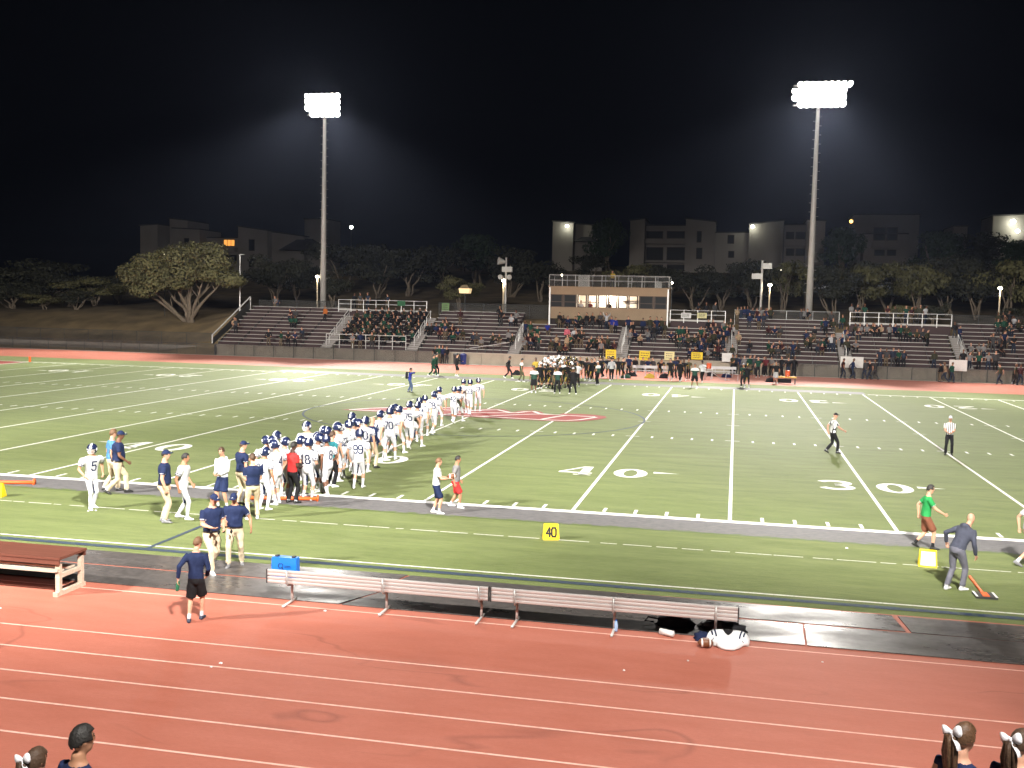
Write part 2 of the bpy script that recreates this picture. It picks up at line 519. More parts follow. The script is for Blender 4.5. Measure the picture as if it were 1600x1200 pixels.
# ------------------------------------------------------------------ far stands
M_seat = mat('weathered_aluminium_plank', (0.37, 0.345, 0.325), 0.5, 0.16, 0.8, metallic=0.15, stretch=(0.4, 6, 6))
M_maroon = mat('dark_maroon_board', (0.032, 0.012, 0.013), 0.7, 0.2, 1.2)
M_rail = mat('pale_steel_tube', (0.62, 0.61, 0.60), 0.4, 0.1, 3, metallic=0.3)
M_deck = mat('grey_deck_board', (0.24, 0.22, 0.21), 0.7, 0.15, 1.5)
ROW_Y, ROW_DY, ROW_Z, ROW_DZ = 69.05, 0.78, 1.42, 0.36
AISLES = [-40.3, -31.3, -21.0, -10.6, -0.4, 9.9, 20.1]
edges = [-52.4] + AISLES + [31.0]
ROWS = [11, 9, 11, 8, 8, 11, 8, 11]
SEC_TXT = ['empty-looking end section beside the dry grass bank', 'band section with rails front and back', 'section left of the press box, backed by the horn speaker pole',
           'section below the lit press box windows', 'section below the small side platform', 'section backed by the right floodlight pole', 'section below the long raised platform', 'section beyond the long raised platform']
def sec_of(x):
    for i in range(8):
        if edges[i] <= x < edges[i + 1]:
            return i
    return 0 if x < edges[0] else 7
for si in range(8):
    xa, xb = edges[si] + 0.62, edges[si + 1] - 0.62
    if si == 0: xa = edges[0]
    if si == 7: xb = edges[8]
    sec = empty('bleacher_section', ((xa + xb) / 2, ROW_Y, 0.0), 'tiered aluminium bleachers, ' + SEC_TXT[si], 'bleachers', 'bleacher sections of the far stand')
    h = (xb - xa) / 2
    seat = MB().box(-h, h, -0.13, 0.13, -0.055, 0).mesh('seat', M_seat)
    foot = MB().box(-h, h, -0.14, 0.14, -0.05, 0).mesh('footboard', M_deck)
    ris = MB().box(-h, h, -0.012, 0.012, -0.30, 0).mesh('riser', M_maroon)
    bm_ = MB()
    for i in range(ROWS[si]):
        y = i * ROW_DY; z = ROW_Z + i * ROW_DZ
        link('seat', seat, sec, (0, y, z)); link('footboard', foot, sec, (0, y - 0.42, z - 0.42)); link('riser', ris, sec, (0, y + 0.17, z - 0.07))
    nn = max(2, int(h * 2 / 2.0))
    for k in range(nn + 1):                                  # raking stringers under the rows
        x = -h + 0.05 + (2 * h - 0.1) * k / nn
        y1, z1 = (ROWS[si] - 1) * ROW_DY, (ROWS[si] - 1) * ROW_DZ
        bm_.poly([(x - .03, -.3, ROW_Z - .55), (x - .03, y1 + .1, ROW_Z + z1 - .55), (x - .03, y1 + .1, ROW_Z + z1 - .10), (x - .03, -.05, ROW_Z - .10)])
        bm_.box(x - .03, x + .03, -.08, -.02, 0.95, ROW_Z - .06)
    bm_.build('stringers', M_dark, sec)
AIS_TXT = ['on the end section side of the band', 'on the press box side of the band', 'left of the press box', 'rising toward the middle of the press box', 'rising beside the small platform', 'between the floodlight pole section and the long platform', 'beyond the right end of the long platform']
for ai, ax in enumerate(AISLES):
    st = empty('aisle_stairs', (ax, ROW_Y, 0), 'narrow railed aisle stairs ' + AIS_TXT[ai], 'stairs', 'aisle stairs of the far stand')
    n = min(ROWS[ai], ROWS[ai + 1]) * 2
    tread = MB().box(-0.56, 0.56, -0.19, 0.19, -0.16, 0).mesh('tread', M_deck)
    for i in range(n):
        link('tread', tread, st, (0, -0.55 + i * ROW_DY / 2, 1.18 + i * ROW_DZ / 2))
    r = MB()
    i0 = 1
    while i0 + 2.6 < n / 2 + 0.6:
        ya, yb = i0 * ROW_DY - 0.55, (i0 + 1.9) * ROW_DY - 0.55
        za, zb = 1.18 + i0 * ROW_DZ, 1.18 + (i0 + 1.9) * ROW_DZ
        r.tube([(0, ya, za), (0, ya, za + 0.9), (0, yb, zb + 0.9), (0, yb, zb)], 0.032, N=6)
        r.tube([(0, ya, za + 0.5), (0, yb, zb + 0.5)], 0.025, N=6)
        i0 += 2.6
    r.build('handrail', M_rail, st)
# white raking handrail on the left end of the stand
hr = empty('end_handrail', (-52.75, 68.4, 0), 'pale sloping end handrail climbing beside the dry grass bank', 'handrail')
r = MB()
r.tube([(0, 0, 1.15), (0, 0, 2.0), (0, 8.6, 6.0), (0, 8.6, 4.4)], 0.07, N=6)
r.build('rail_tube', M_rail, hr)
r = MB(); r.quad((0, 0.1, 1.05), (0, 8.6, 4.5), (0, 8.6, 5.6), (0, 0.1, 1.7)); r.build('side_panel', M_dark, hr)
# retaining wall with panels, walkway behind it
wall = empty('retaining_wall', (-52.0, 68.0, 0), 'long low tan concrete wall along the front of the far stand', 'wall')
pan = MB().box(0.012, 2.138, -0.10, 0.10, -0.05, 1.06).mesh('panel', M_conc)
for k in range(39):
    o = link('panel', pan, wall, (k * 2.15, random.uniform(-.004, .004), 0))
o = MB().box(0, 39 * 2.15, -0.13, 0.13, 1.062, 1.12).build('coping', mat('pale_coping', (0.36, 0.32, 0.27), 0.8, 0.1, 1), wall)
struct(MB().box(-52.2, 31.5, 68.14, 69.0, 0.85, 0.985).build('walkway', M_deck))
# chain-link fence along the track
def chain_mat():
    m = mat('chain_link_wire', (0.03, 0.03, 0.03), 0.6)
    nt, b = nodes_of(m)
    tr = nt.nodes.new('ShaderNodeBsdfTransparent')
    mx = nt.nodes.new('ShaderNodeMixShader')
    w_ = nt.nodes.new('ShaderNodeTexWave'); w_.inputs['Scale'].default_value = 9
    w2 = nt.nodes.new('ShaderNodeTexWave'); w2.inputs['Scale'].default_value = 9
    tc = nt.nodes.new('ShaderNodeTexCoord')
    for wn, rot in ((w_, 0.785), (w2, -0.785)):
        mp = nt.nodes.new('ShaderNodeMapping'); mp.inputs['Rotation'].default_value = (0, rot, 0)
        nt.links.new(tc.outputs['Object'], mp.inputs[0]); nt.links.new(mp.outputs[0], wn.inputs['Vector'])
    f = math_n(nt, 'MAXIMUM', rng(nt, w_.outputs['Fac'], 0.86, 0.9, 0, 1), rng(nt, w2.outputs['Fac'], 0.86, 0.9, 0, 1))
    nt.links.new(f, mx.inputs[0]); nt.links.new(tr.outputs[0], mx.inputs[1]); nt.links.new(b.outputs[0], mx.inputs[2])
    nt.links.new(mx.outputs[0], nt.nodes['Material Output'].inputs[0])
    return m
M_chain = chain_mat()
def fence(name, p0, p1, h, label, step=2.15, rails=(1.0,), zf=None, mm=M_dark):
    p0, p1 = Vector(p0), Vector(p1)
    d = p1 - p0; n = max(1, round(d.length / step))
    f = empty(name, p0, label, 'fence')
    post = MB(); post.tube([(0, 0, -0.05), (0, 0, h + 0.03)], 0.032, N=6); pm_ = post.mesh('post', mm)
    for k in range(n + 1):
        link('post', pm_, f, d * (k / n))
    for rz in rails:
        t = MB(); t.tube([Vector((0, 0, h * rz)), d + Vector((0, 0, h * rz))], 0.028, N=6); t.build('rail', mm, f)
    t = MB(); t.quad((0, 0.02, 0.03), d + Vector((0, 0.02, 0.03)), d + Vector((0, 0.02, h)), (0, 0.02, h)); t.build('wire_mesh', M_chain, f)
    return f
fence('chain_link_fence', (-84, 67.45, 0), (-28.4, 67.45, 0), 1.15, 'dark chain link fence along the track before the left part of the far stand')
fence('chain_link_fence', (5.0, 67.45, 0), (32, 67.45, 0), 1.15, 'dark chain link fence along the track before the right part of the far stand')
fence('chain_link_fence', (-84, 71.6, 0.35), (-54.5, 71.6, 0.35), 1.7, 'taller dark fence at the foot of the dry grass bank', step=2.9)
fence('chain_link_fence', (-31.5, 78.6, 4.35), (-19, 78.6, 4.35), 1.5, 'dark fence behind the section with the horn speaker pole', step=2.4)
fence('chain_link_fence', (-0.2, 78.6, 4.35), (10.0, 78.6, 4.35), 1.5, 'pale railed fence behind the section with the right floodlight pole', step=2.4, mm=M_galv)
fence('chain_link_fence', (20.5, 78.6, 4.35), (33, 78.6, 4.35), 1.5, 'dark fence on the bank beyond the long raised platform', step=2.4)
fence('chain_link_fence', (-52.3, 78.3, 4.3), (-41, 78.3, 4.3), 1.4, 'dark fence behind the empty end section', step=2.4)
# ground ramp walls left of the stand
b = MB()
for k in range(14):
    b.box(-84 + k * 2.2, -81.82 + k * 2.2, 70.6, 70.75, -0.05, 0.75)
tag(b.build('block_wall', mat('grey_concrete', (0.16, 0.14, 0.12), 0.9, 0.2, 1), None), 'low grey concrete wall below the dry grass bank', 'wall')  # plain grey concrete, darker than the tan wall panels
# raised platforms
def platform(x0, x1, y0, zdeck, ztop, zlow, label, step=1.35):
    e = empty('raised_platform', ((x0 + x1) / 2, y0, zlow), label, 'platform')
    h = (x1 - x0) / 2
    MB().box(-h, h, 0, 1.9, zdeck - zlow - 0.16, zdeck - zlow).build('deck', M_seat, e)
    MB().box(-h, h, 0.25, 0.3, 0, zdeck - zlow - 0.162).build('skirt', M_maroon, e)
    n = max(2, round(2 * h / step))
    pm_ = MB().box(-0.035, 0.035, -0.035, 0.035, zdeck - zlow - 0.3, ztop - zlow).mesh('post', M_rail)
    for k in range(n + 1):
        link('post', pm_, e, (-h + 2 * h * k / n, -0.04, 0))
    for zz in (ztop, (ztop + zdeck) / 2 + 0.05):
        t = MB(); t.tube([(-h, -0.04, zz - zlow), (h, -0.04, zz - zlow)], 0.035, N=6); t.build('rail', M_rail, e)
    return e
platform(-6.5, -1.1, 75.2, 4.75, 5.68, 3.7, 'small railed platform at the end of the press box')
platform(10.7, 19.9, 75.2, 4.9, 5.88, 3.7, 'long raised railed platform with spectators behind the rail')
platform(-42.0, -32.1, 76.1, 4.95, 5.95, 4.1, 'railed platform across the back of the band section')
# front rail of the band area
e = empty('front_railing', (-36.2, 68.75, 0.985), 'pale tube railing across the front of the band section', 'railing')
for k in range(7):
    t = MB(); t.tube([(-4.2 + k * 1.4, 0, 0), (-4.2 + k * 1.4, 0, 1.5)], 0.035, N=6); t.build('post', M_rail, e)
for zz in (1.5, 0.95):
    t = MB(); t.tube([(-4.2, 0, zz), (4.2, 0, zz)], 0.035, N=6); t.build('rail', M_rail, e)
# gate gap at the foot of the section left of the press box: stair ramp rail
e = empty('ramp_railing', (-23.5, 68.75, 0.985), 'dark sloping ramp rail at the foot of the stand', 'railing')
for k in range(6):
    t = MB(); t.tube([(-2 + k * 0.8, 0, 0), (-2 + k * 0.8, 0, 0.5 + 0.14 * k)], 0.03, N=6); t.build('post', M_dark, e)
t = MB(); t.tube([(-2, 0, 0.5), (2, 0, 1.2)], 0.04, N=6); t.build('rail', M_galv, e)

# ------------------------------------------------------------------ press box
M_tan = mat('tan_painted_panel', (0.27, 0.19, 0.12), 0.75, 0.1, 0.8)
M_glassdark = mat('dark_window_glass', (0.012, 0.013, 0.015), 0.5, spec=0.15)
def clear_glass():
    m = mat('clear_glass', (1, 1, 1), 0.05)
    nt, b = nodes_of(m)
    tr = nt.nodes.new('ShaderNodeBsdfTransparent'); gl = nt.nodes.new('ShaderNodeBsdfGlossy'); gl.inputs['Roughness'].default_value = 0.05
    mx = nt.nodes.new('ShaderNodeMixShader'); mx.inputs[0].default_value = 0.08
    nt.links.new(tr.outputs[0], mx.inputs[1]); nt.links.new(gl.outputs[0], mx.inputs[2]); nt.links.new(mx.outputs[0], nt.nodes['Material Output'].inputs[0])
    return m
M_glass = clear_glass()
PX0, PX1, PYF = -18.85, -6.72, 75.2
pb = empty('press_box', ((PX0 + PX1) / 2, PYF, 4.0), 'tan press box with a row of brightly lit windows above the far stand', 'press box')
def pbx(name, x0, x1, y0, y1, z0, z1, m):
    cx, cz = (PX0 + PX1) / 2, 4.0
    return MB().box(x0 - cx, x1 - cx, y0 - PYF, y1 - PYF, z0 - cz, z1 - cz).build(name, m, pb)
Z0, ZW0, ZW1, Z1 = 4.55, 5.72, 7.0, 7.72
pbx('lower_front_panel', PX0, PX1, PYF, PYF + 0.12, Z0, ZW0, M_tan)
pbx('upper_front_panel', PX0, PX1, PYF - 0.06, PYF + 0.12, ZW1, Z1, M_tan)
pbx('floor', PX0, PX1, PYF + 0.125, PYF + 3.2, Z0, Z0 + 0.15, M_tan)
pbx('roof', PX0 - 0.1, PX1 + 0.1, PYF - 0.08, PYF + 3.3, Z1 + 0.003, Z1 + 0.12, M_tan)
pbx('back_wall', PX0, PX1, PYF + 3.2, PYF + 3.3, Z0, Z1, M_tan)
for x0, x1 in ((PX0, PX0 + 0.1), (PX1 - 0.1, PX1)):
    pbx('side_wall', x0, x1, PYF + 0.125, PYF + 3.195, Z0 + 0.155, Z1 - 0.005, M_tan)
WX0, WX1 = -15.95, -9.72
M_white = mat('white_interior_paint', (0.8, 0.74, 0.66), 0.6)
for x in (WX0 - 0.1, WX1 + 0.02):
    pbx('partition', x, x + 0.08, PYF + 0.125, PYF + 3.1, Z0 + 0.16, Z1 - 0.01, M_white)
pbx('interior_wall', WX0, WX1, PYF + 2.2, PYF + 2.26, Z0 + 0.16, Z1 - 0.02, M_white)
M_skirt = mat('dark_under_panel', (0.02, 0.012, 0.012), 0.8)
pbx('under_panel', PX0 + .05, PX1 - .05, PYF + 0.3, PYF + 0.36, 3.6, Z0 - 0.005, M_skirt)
for x in (PX0 + 0.05, PX1 - 0.12):
    pbx('corner_post', x, x + 0.14, PYF - 0.22, PYF - 0.08, 3.3, Z1, M_rail)
M_frame = mat('window_frame_brown', (0.05, 0.03, 0.02), 0.6)
def window_unit(x0, x1, lit):
    cx, cz = (PX0 + PX1) / 2, 4.0
    b = MB()
    for a, c, zz0, zz1 in ((x0, x0 + 0.14, ZW0, ZW1), (x1 - 0.14, x1, ZW0, ZW1), (x0 + .14, x1 - .14, ZW0, ZW0 + 0.06), (x0 + .14, x1 - .14, ZW1 - 0.06, ZW1), (x0 + .14, x1 - .14, ZW0 + 0.50, ZW0 + 0.57)):
        b.box(a - cx, c - cx, 0.02, 0.10, zz0 - cz, zz1 - cz)
    wf = b.build('window', M_frame, pb)
    g_ = MB(); g_.box(x0 + .14 - cx, x1 - .14 - cx, 0.055, 0.065, ZW0 + .06 - cz, ZW1 - .06 - cz)
    g_.build('pane', M_glass if lit else M_glassdark, wf)
nw = 6
for k in range(nw):
    a = WX0 + (WX1 - WX0) * k / nw; window_unit(a + 0.02, WX0 + (WX1 - WX0) * (k + 1) / nw - 0.02, True)
for a, c in ((PX0 + .12, -17.4), (-17.36, WX0 - .04), (WX1 + .04, -8.2), (-8.16, PX1 - .12)):
    window_unit(a, c, False)
tube_m = mat('lit_tube_lamp', (1, 1, 1), 0.5, emit=(1, 0.82, 0.6), estr=16.0)
for xx in (-14.8, -12.8, -10.8):
    pbx('ceiling_lamp', xx - 0.6, xx + 0.6, PYF + 1.0, PYF + 1.3, Z1 - 0.10, Z1 - 0.03, tube_m)
d = bpy.data.lights.new('press_box_lamp', 'POINT'); d.energy = 750; d.color = (1, 0.88, 0.72); d.shadow_soft_size = 0.3
o = bpy.data.objects.new('press_box_lamp', d); COL.objects.link(o); o.location = (-12.8, PYF + 1.1, Z1 - 0.5)
pbx('desk', WX0 + .05, WX1 - .05, PYF + 0.14, PYF + 0.6, ZW0 - 0.25, ZW0 - 0.2, M_frame)
pbx('shelf', WX1 - 1.9, WX1 - 0.1, PYF + 1.9, PYF + 2.19, ZW0 + 0.75, ZW0 + 0.8, M_frame)
# roof deck railing
rr = empty('roof_railing', ((PX0 + PX1) / 2, PYF, Z1 + 0.12), 'grey railing around the roof deck of the press box', 'railing')
hx = (PX1 - PX0) / 2
for k in range(10):
    t = MB(); x = -hx + 2 * hx * k / 9; t.tube([(x, 0.02, 0), (x, 0.02, 1.15)], 0.03, N=6); t.build('post', M_galv, rr)
    t = MB(); t.tube([(x, 3.1, 0), (x, 3.1, 1.15)], 0.03, N=6); t.build('post', M_galv, rr)
for y in (0.02, 3.1):
    for z in (1.15, 0.62):
        t = MB(); t.tube([(-hx, y, z), (hx, y, z)], 0.032, N=6); t.build('rail', M_galv, rr)
for x in (-hx, hx):
    t = MB(); t.tube([(x, 0.02, 1.15), (x, 3.1, 1.15)], 0.032, N=6); t.build('rail', M_galv, rr)
t = MB(); t.quad((-hx, 0.05, 0.03), (hx, 0.05, 0.03), (hx, 0.05, 1.1), (-hx, 0.05, 1.1)); t.build('wire_mesh', M_chain, rr)
M_sign = mat('pale_board', (0.5, 0.5, 0.48), 0.6)
tag(MB().box(-0.6, 0.6, -0.02, 0.02, 0, 1.1).build('equipment_board', M_sign, None, loc=(-15.3, PYF + 0.12, Z1 + 0.13)), 'pale grey upright board behind the roof railing of the press box', 'board')
tag(MB().box(-0.35, 0.35, -0.02, 0.02, 0.0, 0.6).build('roof_notice', M_sign, None, loc=(-7.8, PYF + 0.12, Z1 + 0.13)), 'small white notice low on the roof railing of the press box', 'sign')
c = empty('folding_chair', (-10.75, PYF + 1.0, Z1 + 0.13), 'white folding chair on the press box roof', 'chair')
Mch = mat('white_plastic', (0.75, 0.75, 0.73), 0.5)
MB().box(-.22, .22, -.2, .2, .42, .45).build('seat', Mch, c)
t = MB(); t.tube([(-.22, .2, .5), (-.22, .26, .95), (.22, .26, .95), (.22, .2, .5)], .03, N=6); t.build('backrest', Mch, c)
for sx in (-.2, .2):
    for sy in (-.18, .18):
        t = MB(); t.tube([(sx, -sy * 1.1, 0), (sx, sy, .42)], .018, N=5); t.build('leg', Mch, c)

# ------------------------------------------------------------------ floodlight poles
M_pole = mat('pole_galvanised', (0.40, 0.385, 0.37), 0.55, 0.12, 0.8, metallic=0.1)
M_lens = mat('lit_floodlight_lens', (1, 1, 1), 0.3, emit=(1.0, 0.95, 0.88), estr=90.0)
M_house = mat('floodlight_housing', (0.5, 0.5, 0.5), 0.4, metallic=0.6)
hb = MB()
prof = [(0.08, 0.40), (0.20, 0.30), (0.33, 0.02)]
hb.loft([[(r_ * math.cos(2 * math.pi * j / 12), y_, r_ * math.sin(2 * math.pi * j / 12)) for j in range(12)] for r_, y_ in prof], 0)
house_me = hb.mesh('floodlight', M_house, True)
lb = MB()
lb.poly([(0.32 * math.cos(-2 * math.pi * j / 14), -0.01, 0.32 * math.sin(-2 * math.pi * j / 14)) for j in range(14)])
lens_me = lb.mesh('lens', M_lens)
pl_lab = ['tall grey floodlight pole behind the empty end section of the far stand', 'tall grey floodlight pole behind the far stand, right of the press box',
          'tall floodlight pole on the near side opposite the empty end section', 'tall floodlight pole on the near side, opposite the pole beside the press box']
for pi_, (x, y, z, far) in enumerate(POLES):
    bz = POLE_BASE_Z[far]
    e = empty('floodlight_pole', (x, y, bz), pl_lab[pi_], 'light pole', 'floodlight poles', 0 if far else math.pi)
    H = z - bz
    t = MB(); t.tube([(0, 0, -0.1), (0, 0, H + 1.4)], [0.36, 0.15], N=14); t.build('pole', M_pole, e, smooth=True)
    t = MB()
    for k in range(int(H / 0.45) - 8):
        zz = 3.4 + k * 0.45
        s_ = 1 if k % 2 else -1
        rr_ = 0.36 - 0.21 * zz / (H + 1.4)
        t.box(s_ * rr_ if s_ > 0 else -rr_ - 0.22, rr_ + 0.22 if s_ > 0 else -rr_, -0.02, 0.02, zz, zz + 0.03)
    t.build('climbing_pegs', M_pole, e)
    cols = 9 if pi_ in (1, 3) else 7
    for r_ in range(4):
        zz = H - 1.0 + r_ * 0.64
        half = (cols - 1) / 2 * 0.58
        t = MB(); t.box(-half - 0.15, half + 0.15, -0.36, -0.22, zz - 0.06, zz + 0.06); t.build('crossarm', M_galv, e)
        for c_ in range(cols):
            xx = -half + c_ * 0.58
            if r_ == 3 and pi_ in (1, 3): xx += 0.55
            if r_ == 0 and c_ in (0,): continue
            o = link('floodlight', house_me, e, (xx, -0.8, zz))
            o.rotation_euler = (rad(26 + 3 * r_), 0, rad((c_ - (cols - 1) / 2) * 9))
            link('lens', lens_me, o, (0, 0, 0))
# ------------------------------------------------------------------ small lamps and speaker poles
M_bulb = mat('warm_lit_globe', (1, 1, 1), 0.4, emit=(1.0, 0.88, 0.66), estr=18.0)
M_bulbw = mat('white_lit_lamp', (1, 1, 1), 0.4, emit=(0.95, 1.0, 0.85), estr=30.0)
def point(loc, p, col, r=0.15):
    d = bpy.data.lights.new('lamp_light', 'POINT'); d.energy = p; d.color = col; d.shadow_soft_size = r
    o = bpy.data.objects.new('lamp_light', d); COL.objects.link(o); o.location = loc
def lamp_post(x, y_px, Y, label, powr=160, base=None):
    p = atY(x, y_px, Y)
    bz = terrain(p.x, Y) if base is None else base
    e = empty('lamp_post', (p.x, Y, bz), label, 'lamp post', 'small lit lamp posts behind the far stand')
    t = MB(); t.tube([(0, 0, -0.1), (0, 0, p.z - bz - 0.25)], [0.09, 0.07], N=8); t.build('post', mat('lamp_post_paint', (0.45, 0.38, 0.28), 0.5), e)
    t = MB(); t.ball((0, 0, p.z - bz - 0.02), (0.22, 0.22, 0.15)); t.build('lit_globe', M_bulb, e, smooth=True)
    t = MB(); t.tube([(0, 0, p.z - bz + 0.13), (0, 0, p.z - bz + 0.18)], [0.30, 0.06], N=10); t.build('cap', M_dark, e)
    point((p.x, Y - 0.35, p.z - 0.35), powr, (1, 0.85, 0.6))
lamp_post(496, 432, 81.0, 'slim lit lamp post standing beside the left floodlight pole')
lamp_post(787, 438, 79.3, 'slim lit lamp post beside the horn speaker pole')
lamp_post(1203, 445, 79.3, 'slim lit lamp post beside the box speaker pole')
lamp_post(1563, 450, 80.5, 'slim lit lamp post on the bank beyond the long raised platform')
p = atY(375, 398, 82)
e = empty('street_light', (p.x, 82, terrain(p.x, 82)), 'unlit tall thin street light between the spreading tree and the stand', 'street light')
hh = p.z - terrain(p.x, 82)
t = MB(); t.tube([(0, 0, -.1), (0, 0, hh)], [.09, .06], N=8); t.build('post', M_rail, e)
t = MB(); t.box(-.15, .55, -.12, .12, hh - .02, hh + .08); t.build('lamp_head', M_galv, e)
def speaker_pole(px_, py_, Y, label, horn):
    p = atY(px_, py_, Y); bz = 4.35
    e = empty('speaker_pole', (p.x, Y, bz), label, 'speaker pole')
    hz = p.z - bz
    t = MB(); t.tube([(0, 0, -.2), (0, 0, hz + .6)], [.13, .10], N=8); t.build('pole', M_galv, e)
    if horn:
        t = MB(); t.tube([(-.75, -.5, .35), (-.1, -.15, .25)], [.42, .16], N=10); t.build('horn', M_sign, e, loc=(0, 0, hz - .15))
        t = MB(); t.box(-.35, .75, -.5, -.12, -.75, -.2); t.build('speaker_box', M_sign, e, loc=(0, 0, hz - .2))
        for s_ in (-1, 1):
            t = MB(); t.tube([(s_ * .5, -.6, 0), (s_ * .3, -.1, 0.05)], [.28, .1], N=10); t.build('small_horn', M_sign, e, loc=(0, 0, hz - 1.5))
    else:
        MB().box(.05, .95, -.45, -.12, -.35, .2).build('speaker_box', M_sign, e, loc=(0, 0, hz + .1))
        MB().box(-1.0, .05, -.45, -.12, -.35, .2).build('speaker_box', M_sign, e, loc=(0, 0, hz - .95))
speaker_pole(791, 411, 79.0, 'pole with grey horn loudspeakers left of the press box', True)
speaker_pole(1191, 416, 79.0, 'pole with two grey box loudspeakers right of the press box', False)

# ------------------------------------------------------------------ apartment buildings on the hill
M_stucco = mat('pale_stucco', (0.27, 0.24, 0.215), 0.9, 0.12, 0.25)
M_roof = mat('dark_shingle_roof', (0.05, 0.045, 0.045), 0.9, 0.2, 0.6)
M_winl = mat('orange_lit_window', (0.4, 0.15, 0.03), 0.5, emit=(1.0, 0.42, 0.08), estr=1.1)
BY = 165.0
def building(name_label, blocks, wins, slabs=(), Y=BY, base=10.5, lit=(), roofs=()):
    x0 = min(b_[0] for b_ in blocks); p0 = atY(x0, 400, Y)
    e = empty('apartment_building', (p0.x, Y, base), name_label, 'building', 'apartment buildings on the hill')
    O = Vector((p0.x, Y, base))
    for (xa, ya, xb, yb, dy) in blocks:
        a = atY(xa, ya, Y + dy) - O; c_ = atY(xb, yb, Y + dy) - O
        n = MB()
        dpt = 9
        v = [(a.x, dy, 0), (c_.x, dy, 0), (c_.x, dy, c_.z), (a.x, dy, a.z)]
        v2 = [(p_[0], dy + dpt, p_[2]) for p_ in v]
        n.poly(v); n.poly(list(reversed(v2)))
        for i in range(4):
            j = (i + 1) % 4
            n.quad(v[j], v[i], v2[i], v2[j])
        n.build('wall', M_stucco, e, recalc=True)
        n = MB()
        n.loft([[(a.x - .2, dy - .25, a.z + .002), (c_.x + .2, dy - .25, c_.z + .002), (c_.x + .2, dy + dpt, c_.z + .002), (a.x - .2, dy + dpt, a.z + .002)],
                [(a.x - .2, dy - .25, a.z + .22), (c_.x + .2, dy - .25, c_.z + .22), (c_.x + .2, dy + dpt, c_.z + .22), (a.x - .2, dy + dpt, a.z + .22)]], 0)
        n.build('roof', M_roof, e, recalc=True)
    for (xa, ya, xb, yb, dy) in list(wins) + [w_ + ('lit',) for w_ in lit] if False else wins:
        a = atY(xa, ya, Y + dy) - O; c_ = atY(xb, yb, Y + dy) - O
        fr = MB().box(a.x, c_.x, dy - .10, dy - .02, c_.z, a.z).build('window', M_frame, e)
        MB().box(a.x + .1, c_.x - .1, dy - .115, dy - .103, c_.z + .1, a.z - .1).build('pane', M_glassdark, fr)
    for (xa, ya, xb, yb, dy) in lit:
        a = atY(xa, ya, Y + dy) - O; c_ = atY(xb, yb, Y + dy) - O
        fr = MB().box(a.x, c_.x, dy - .10, dy - .02, c_.z, a.z).build('window', M_frame, e)
        w3 = (c_.x - a.x) / 3
        for k in range(3):
            MB().box(a.x + k * w3 + .06, a.x + (k + 1) * w3 - .06, dy - .125, dy - .103, c_.z + .1, a.z - .1).build('pane', M_winl, fr)
    for (xa, ya, xb, yb, dy) in slabs:
        a = atY(xa, ya, Y + dy) - O; c_ = atY(xb, yb, Y + dy) - O
        MB().box(a.x, c_.x, dy - 1.3, dy - .01, c_.z, a.z).build('balcony', M_stucco, e)
    for (xa, ya, xb, yb, dy) in roofs:
        a = atY(xa, ya, Y + dy) - O; c_ = atY(xb, yb, Y + dy) - O
        n = MB(); n.loft([[(a.x, dy - 1.5, c_.z), (c_.x, dy - 1.5, c_.z), (c_.x, dy + 4, c_.z), (a.x, dy + 4, c_.z)],
                          [(a.x * .65 + c_.x * .35, dy + 1, a.z), (a.x * .35 + c_.x * .65, dy + 1, a.z), (a.x * .35 + c_.x * .65, dy + 2, a.z), (a.x * .65 + c_.x * .35, dy + 2, a.z)]], 0)
        n.build('hip_roof', M_roof, e, recalc=True)
    return e
building('dim stucco apartment block with slanted parapet and a floodlit corner wall', [(864, 346, 896, 349, 0), (896, 350, 942, 354, 2)], [], roofs=[(898, 368, 936, 378, 1.5)])
building('stucco apartment building with balconies between two slant topped towers, above the press box',
         [(985, 345, 1008, 342, 0), (1008, 353, 1072, 353, 3), (1072, 342, 1118, 347, 0), (1118, 364, 1171, 364, 1.5), (1171, 351, 1225, 345, 0)],
         [(1010, 361, 1036, 373, 3), (1042, 361, 1070, 373, 3), (1010, 386, 1036, 407, 3), (1042, 386, 1070, 407, 3), (1010, 413, 1036, 424, 3), (1042, 413, 1070, 424, 3),
          (1089, 361, 1096, 379, 0), (1088, 387, 1097, 405, 0), (1137, 367, 1147, 381, 1.5), (1138, 392, 1147, 403, 1.5)],
         [(1008, 374, 1071, 382, 3), (1008, 408, 1071, 411, 3)])
building('dim recessed flats with two balcony storeys, behind the right floodlight pole', [(1226, 352, 1261, 352, 3), (1261, 344, 1290, 346, 0)],
         [(1228, 362, 1241, 374, 3), (1243, 362, 1259, 374, 3), (1228, 388, 1241, 400, 3), (1243, 388, 1259, 400, 3)], [(1226, 375, 1260, 385, 3)])
building('faint flat topped apartment block in the dark to the right of the right floodlight pole', [(1335, 336, 1437, 336, 6), (1350, 366, 1418, 366, 2)],
         [(1365, 355, 1383, 376, 2), (1386, 355, 1402, 376, 2), (1366, 390, 1382, 400, 2), (1386, 390, 1400, 400, 2)], [(1362, 377, 1405, 388, 2)], Y=172)
building('floodlit stucco corner high on the hill beyond the right end of the stand', [(1552, 338, 1640, 334, 0), (1490, 354, 1512, 354, 4)], [])
building('dim stucco apartment building with one orange lit window, above the spreading tree',
         [(219, 353, 246, 351, 2), (265, 342, 293, 345, 3), (270, 357, 312, 359, 0), (312, 372, 372, 372, 3), (372, 354, 418, 361, 0), (418, 362, 476, 370, 2), (476, 343, 506, 342, 4)],
         [(288, 372, 296, 384, 0), (389, 374, 398, 392, 0), (389, 402, 397, 418, 0), (350, 398, 370, 410, 3)],
         [(338, 386, 371, 394, 3)], lit=[(350, 374, 367, 385, 3)], roofs=[(440, 372, 506, 392, 1.2)])
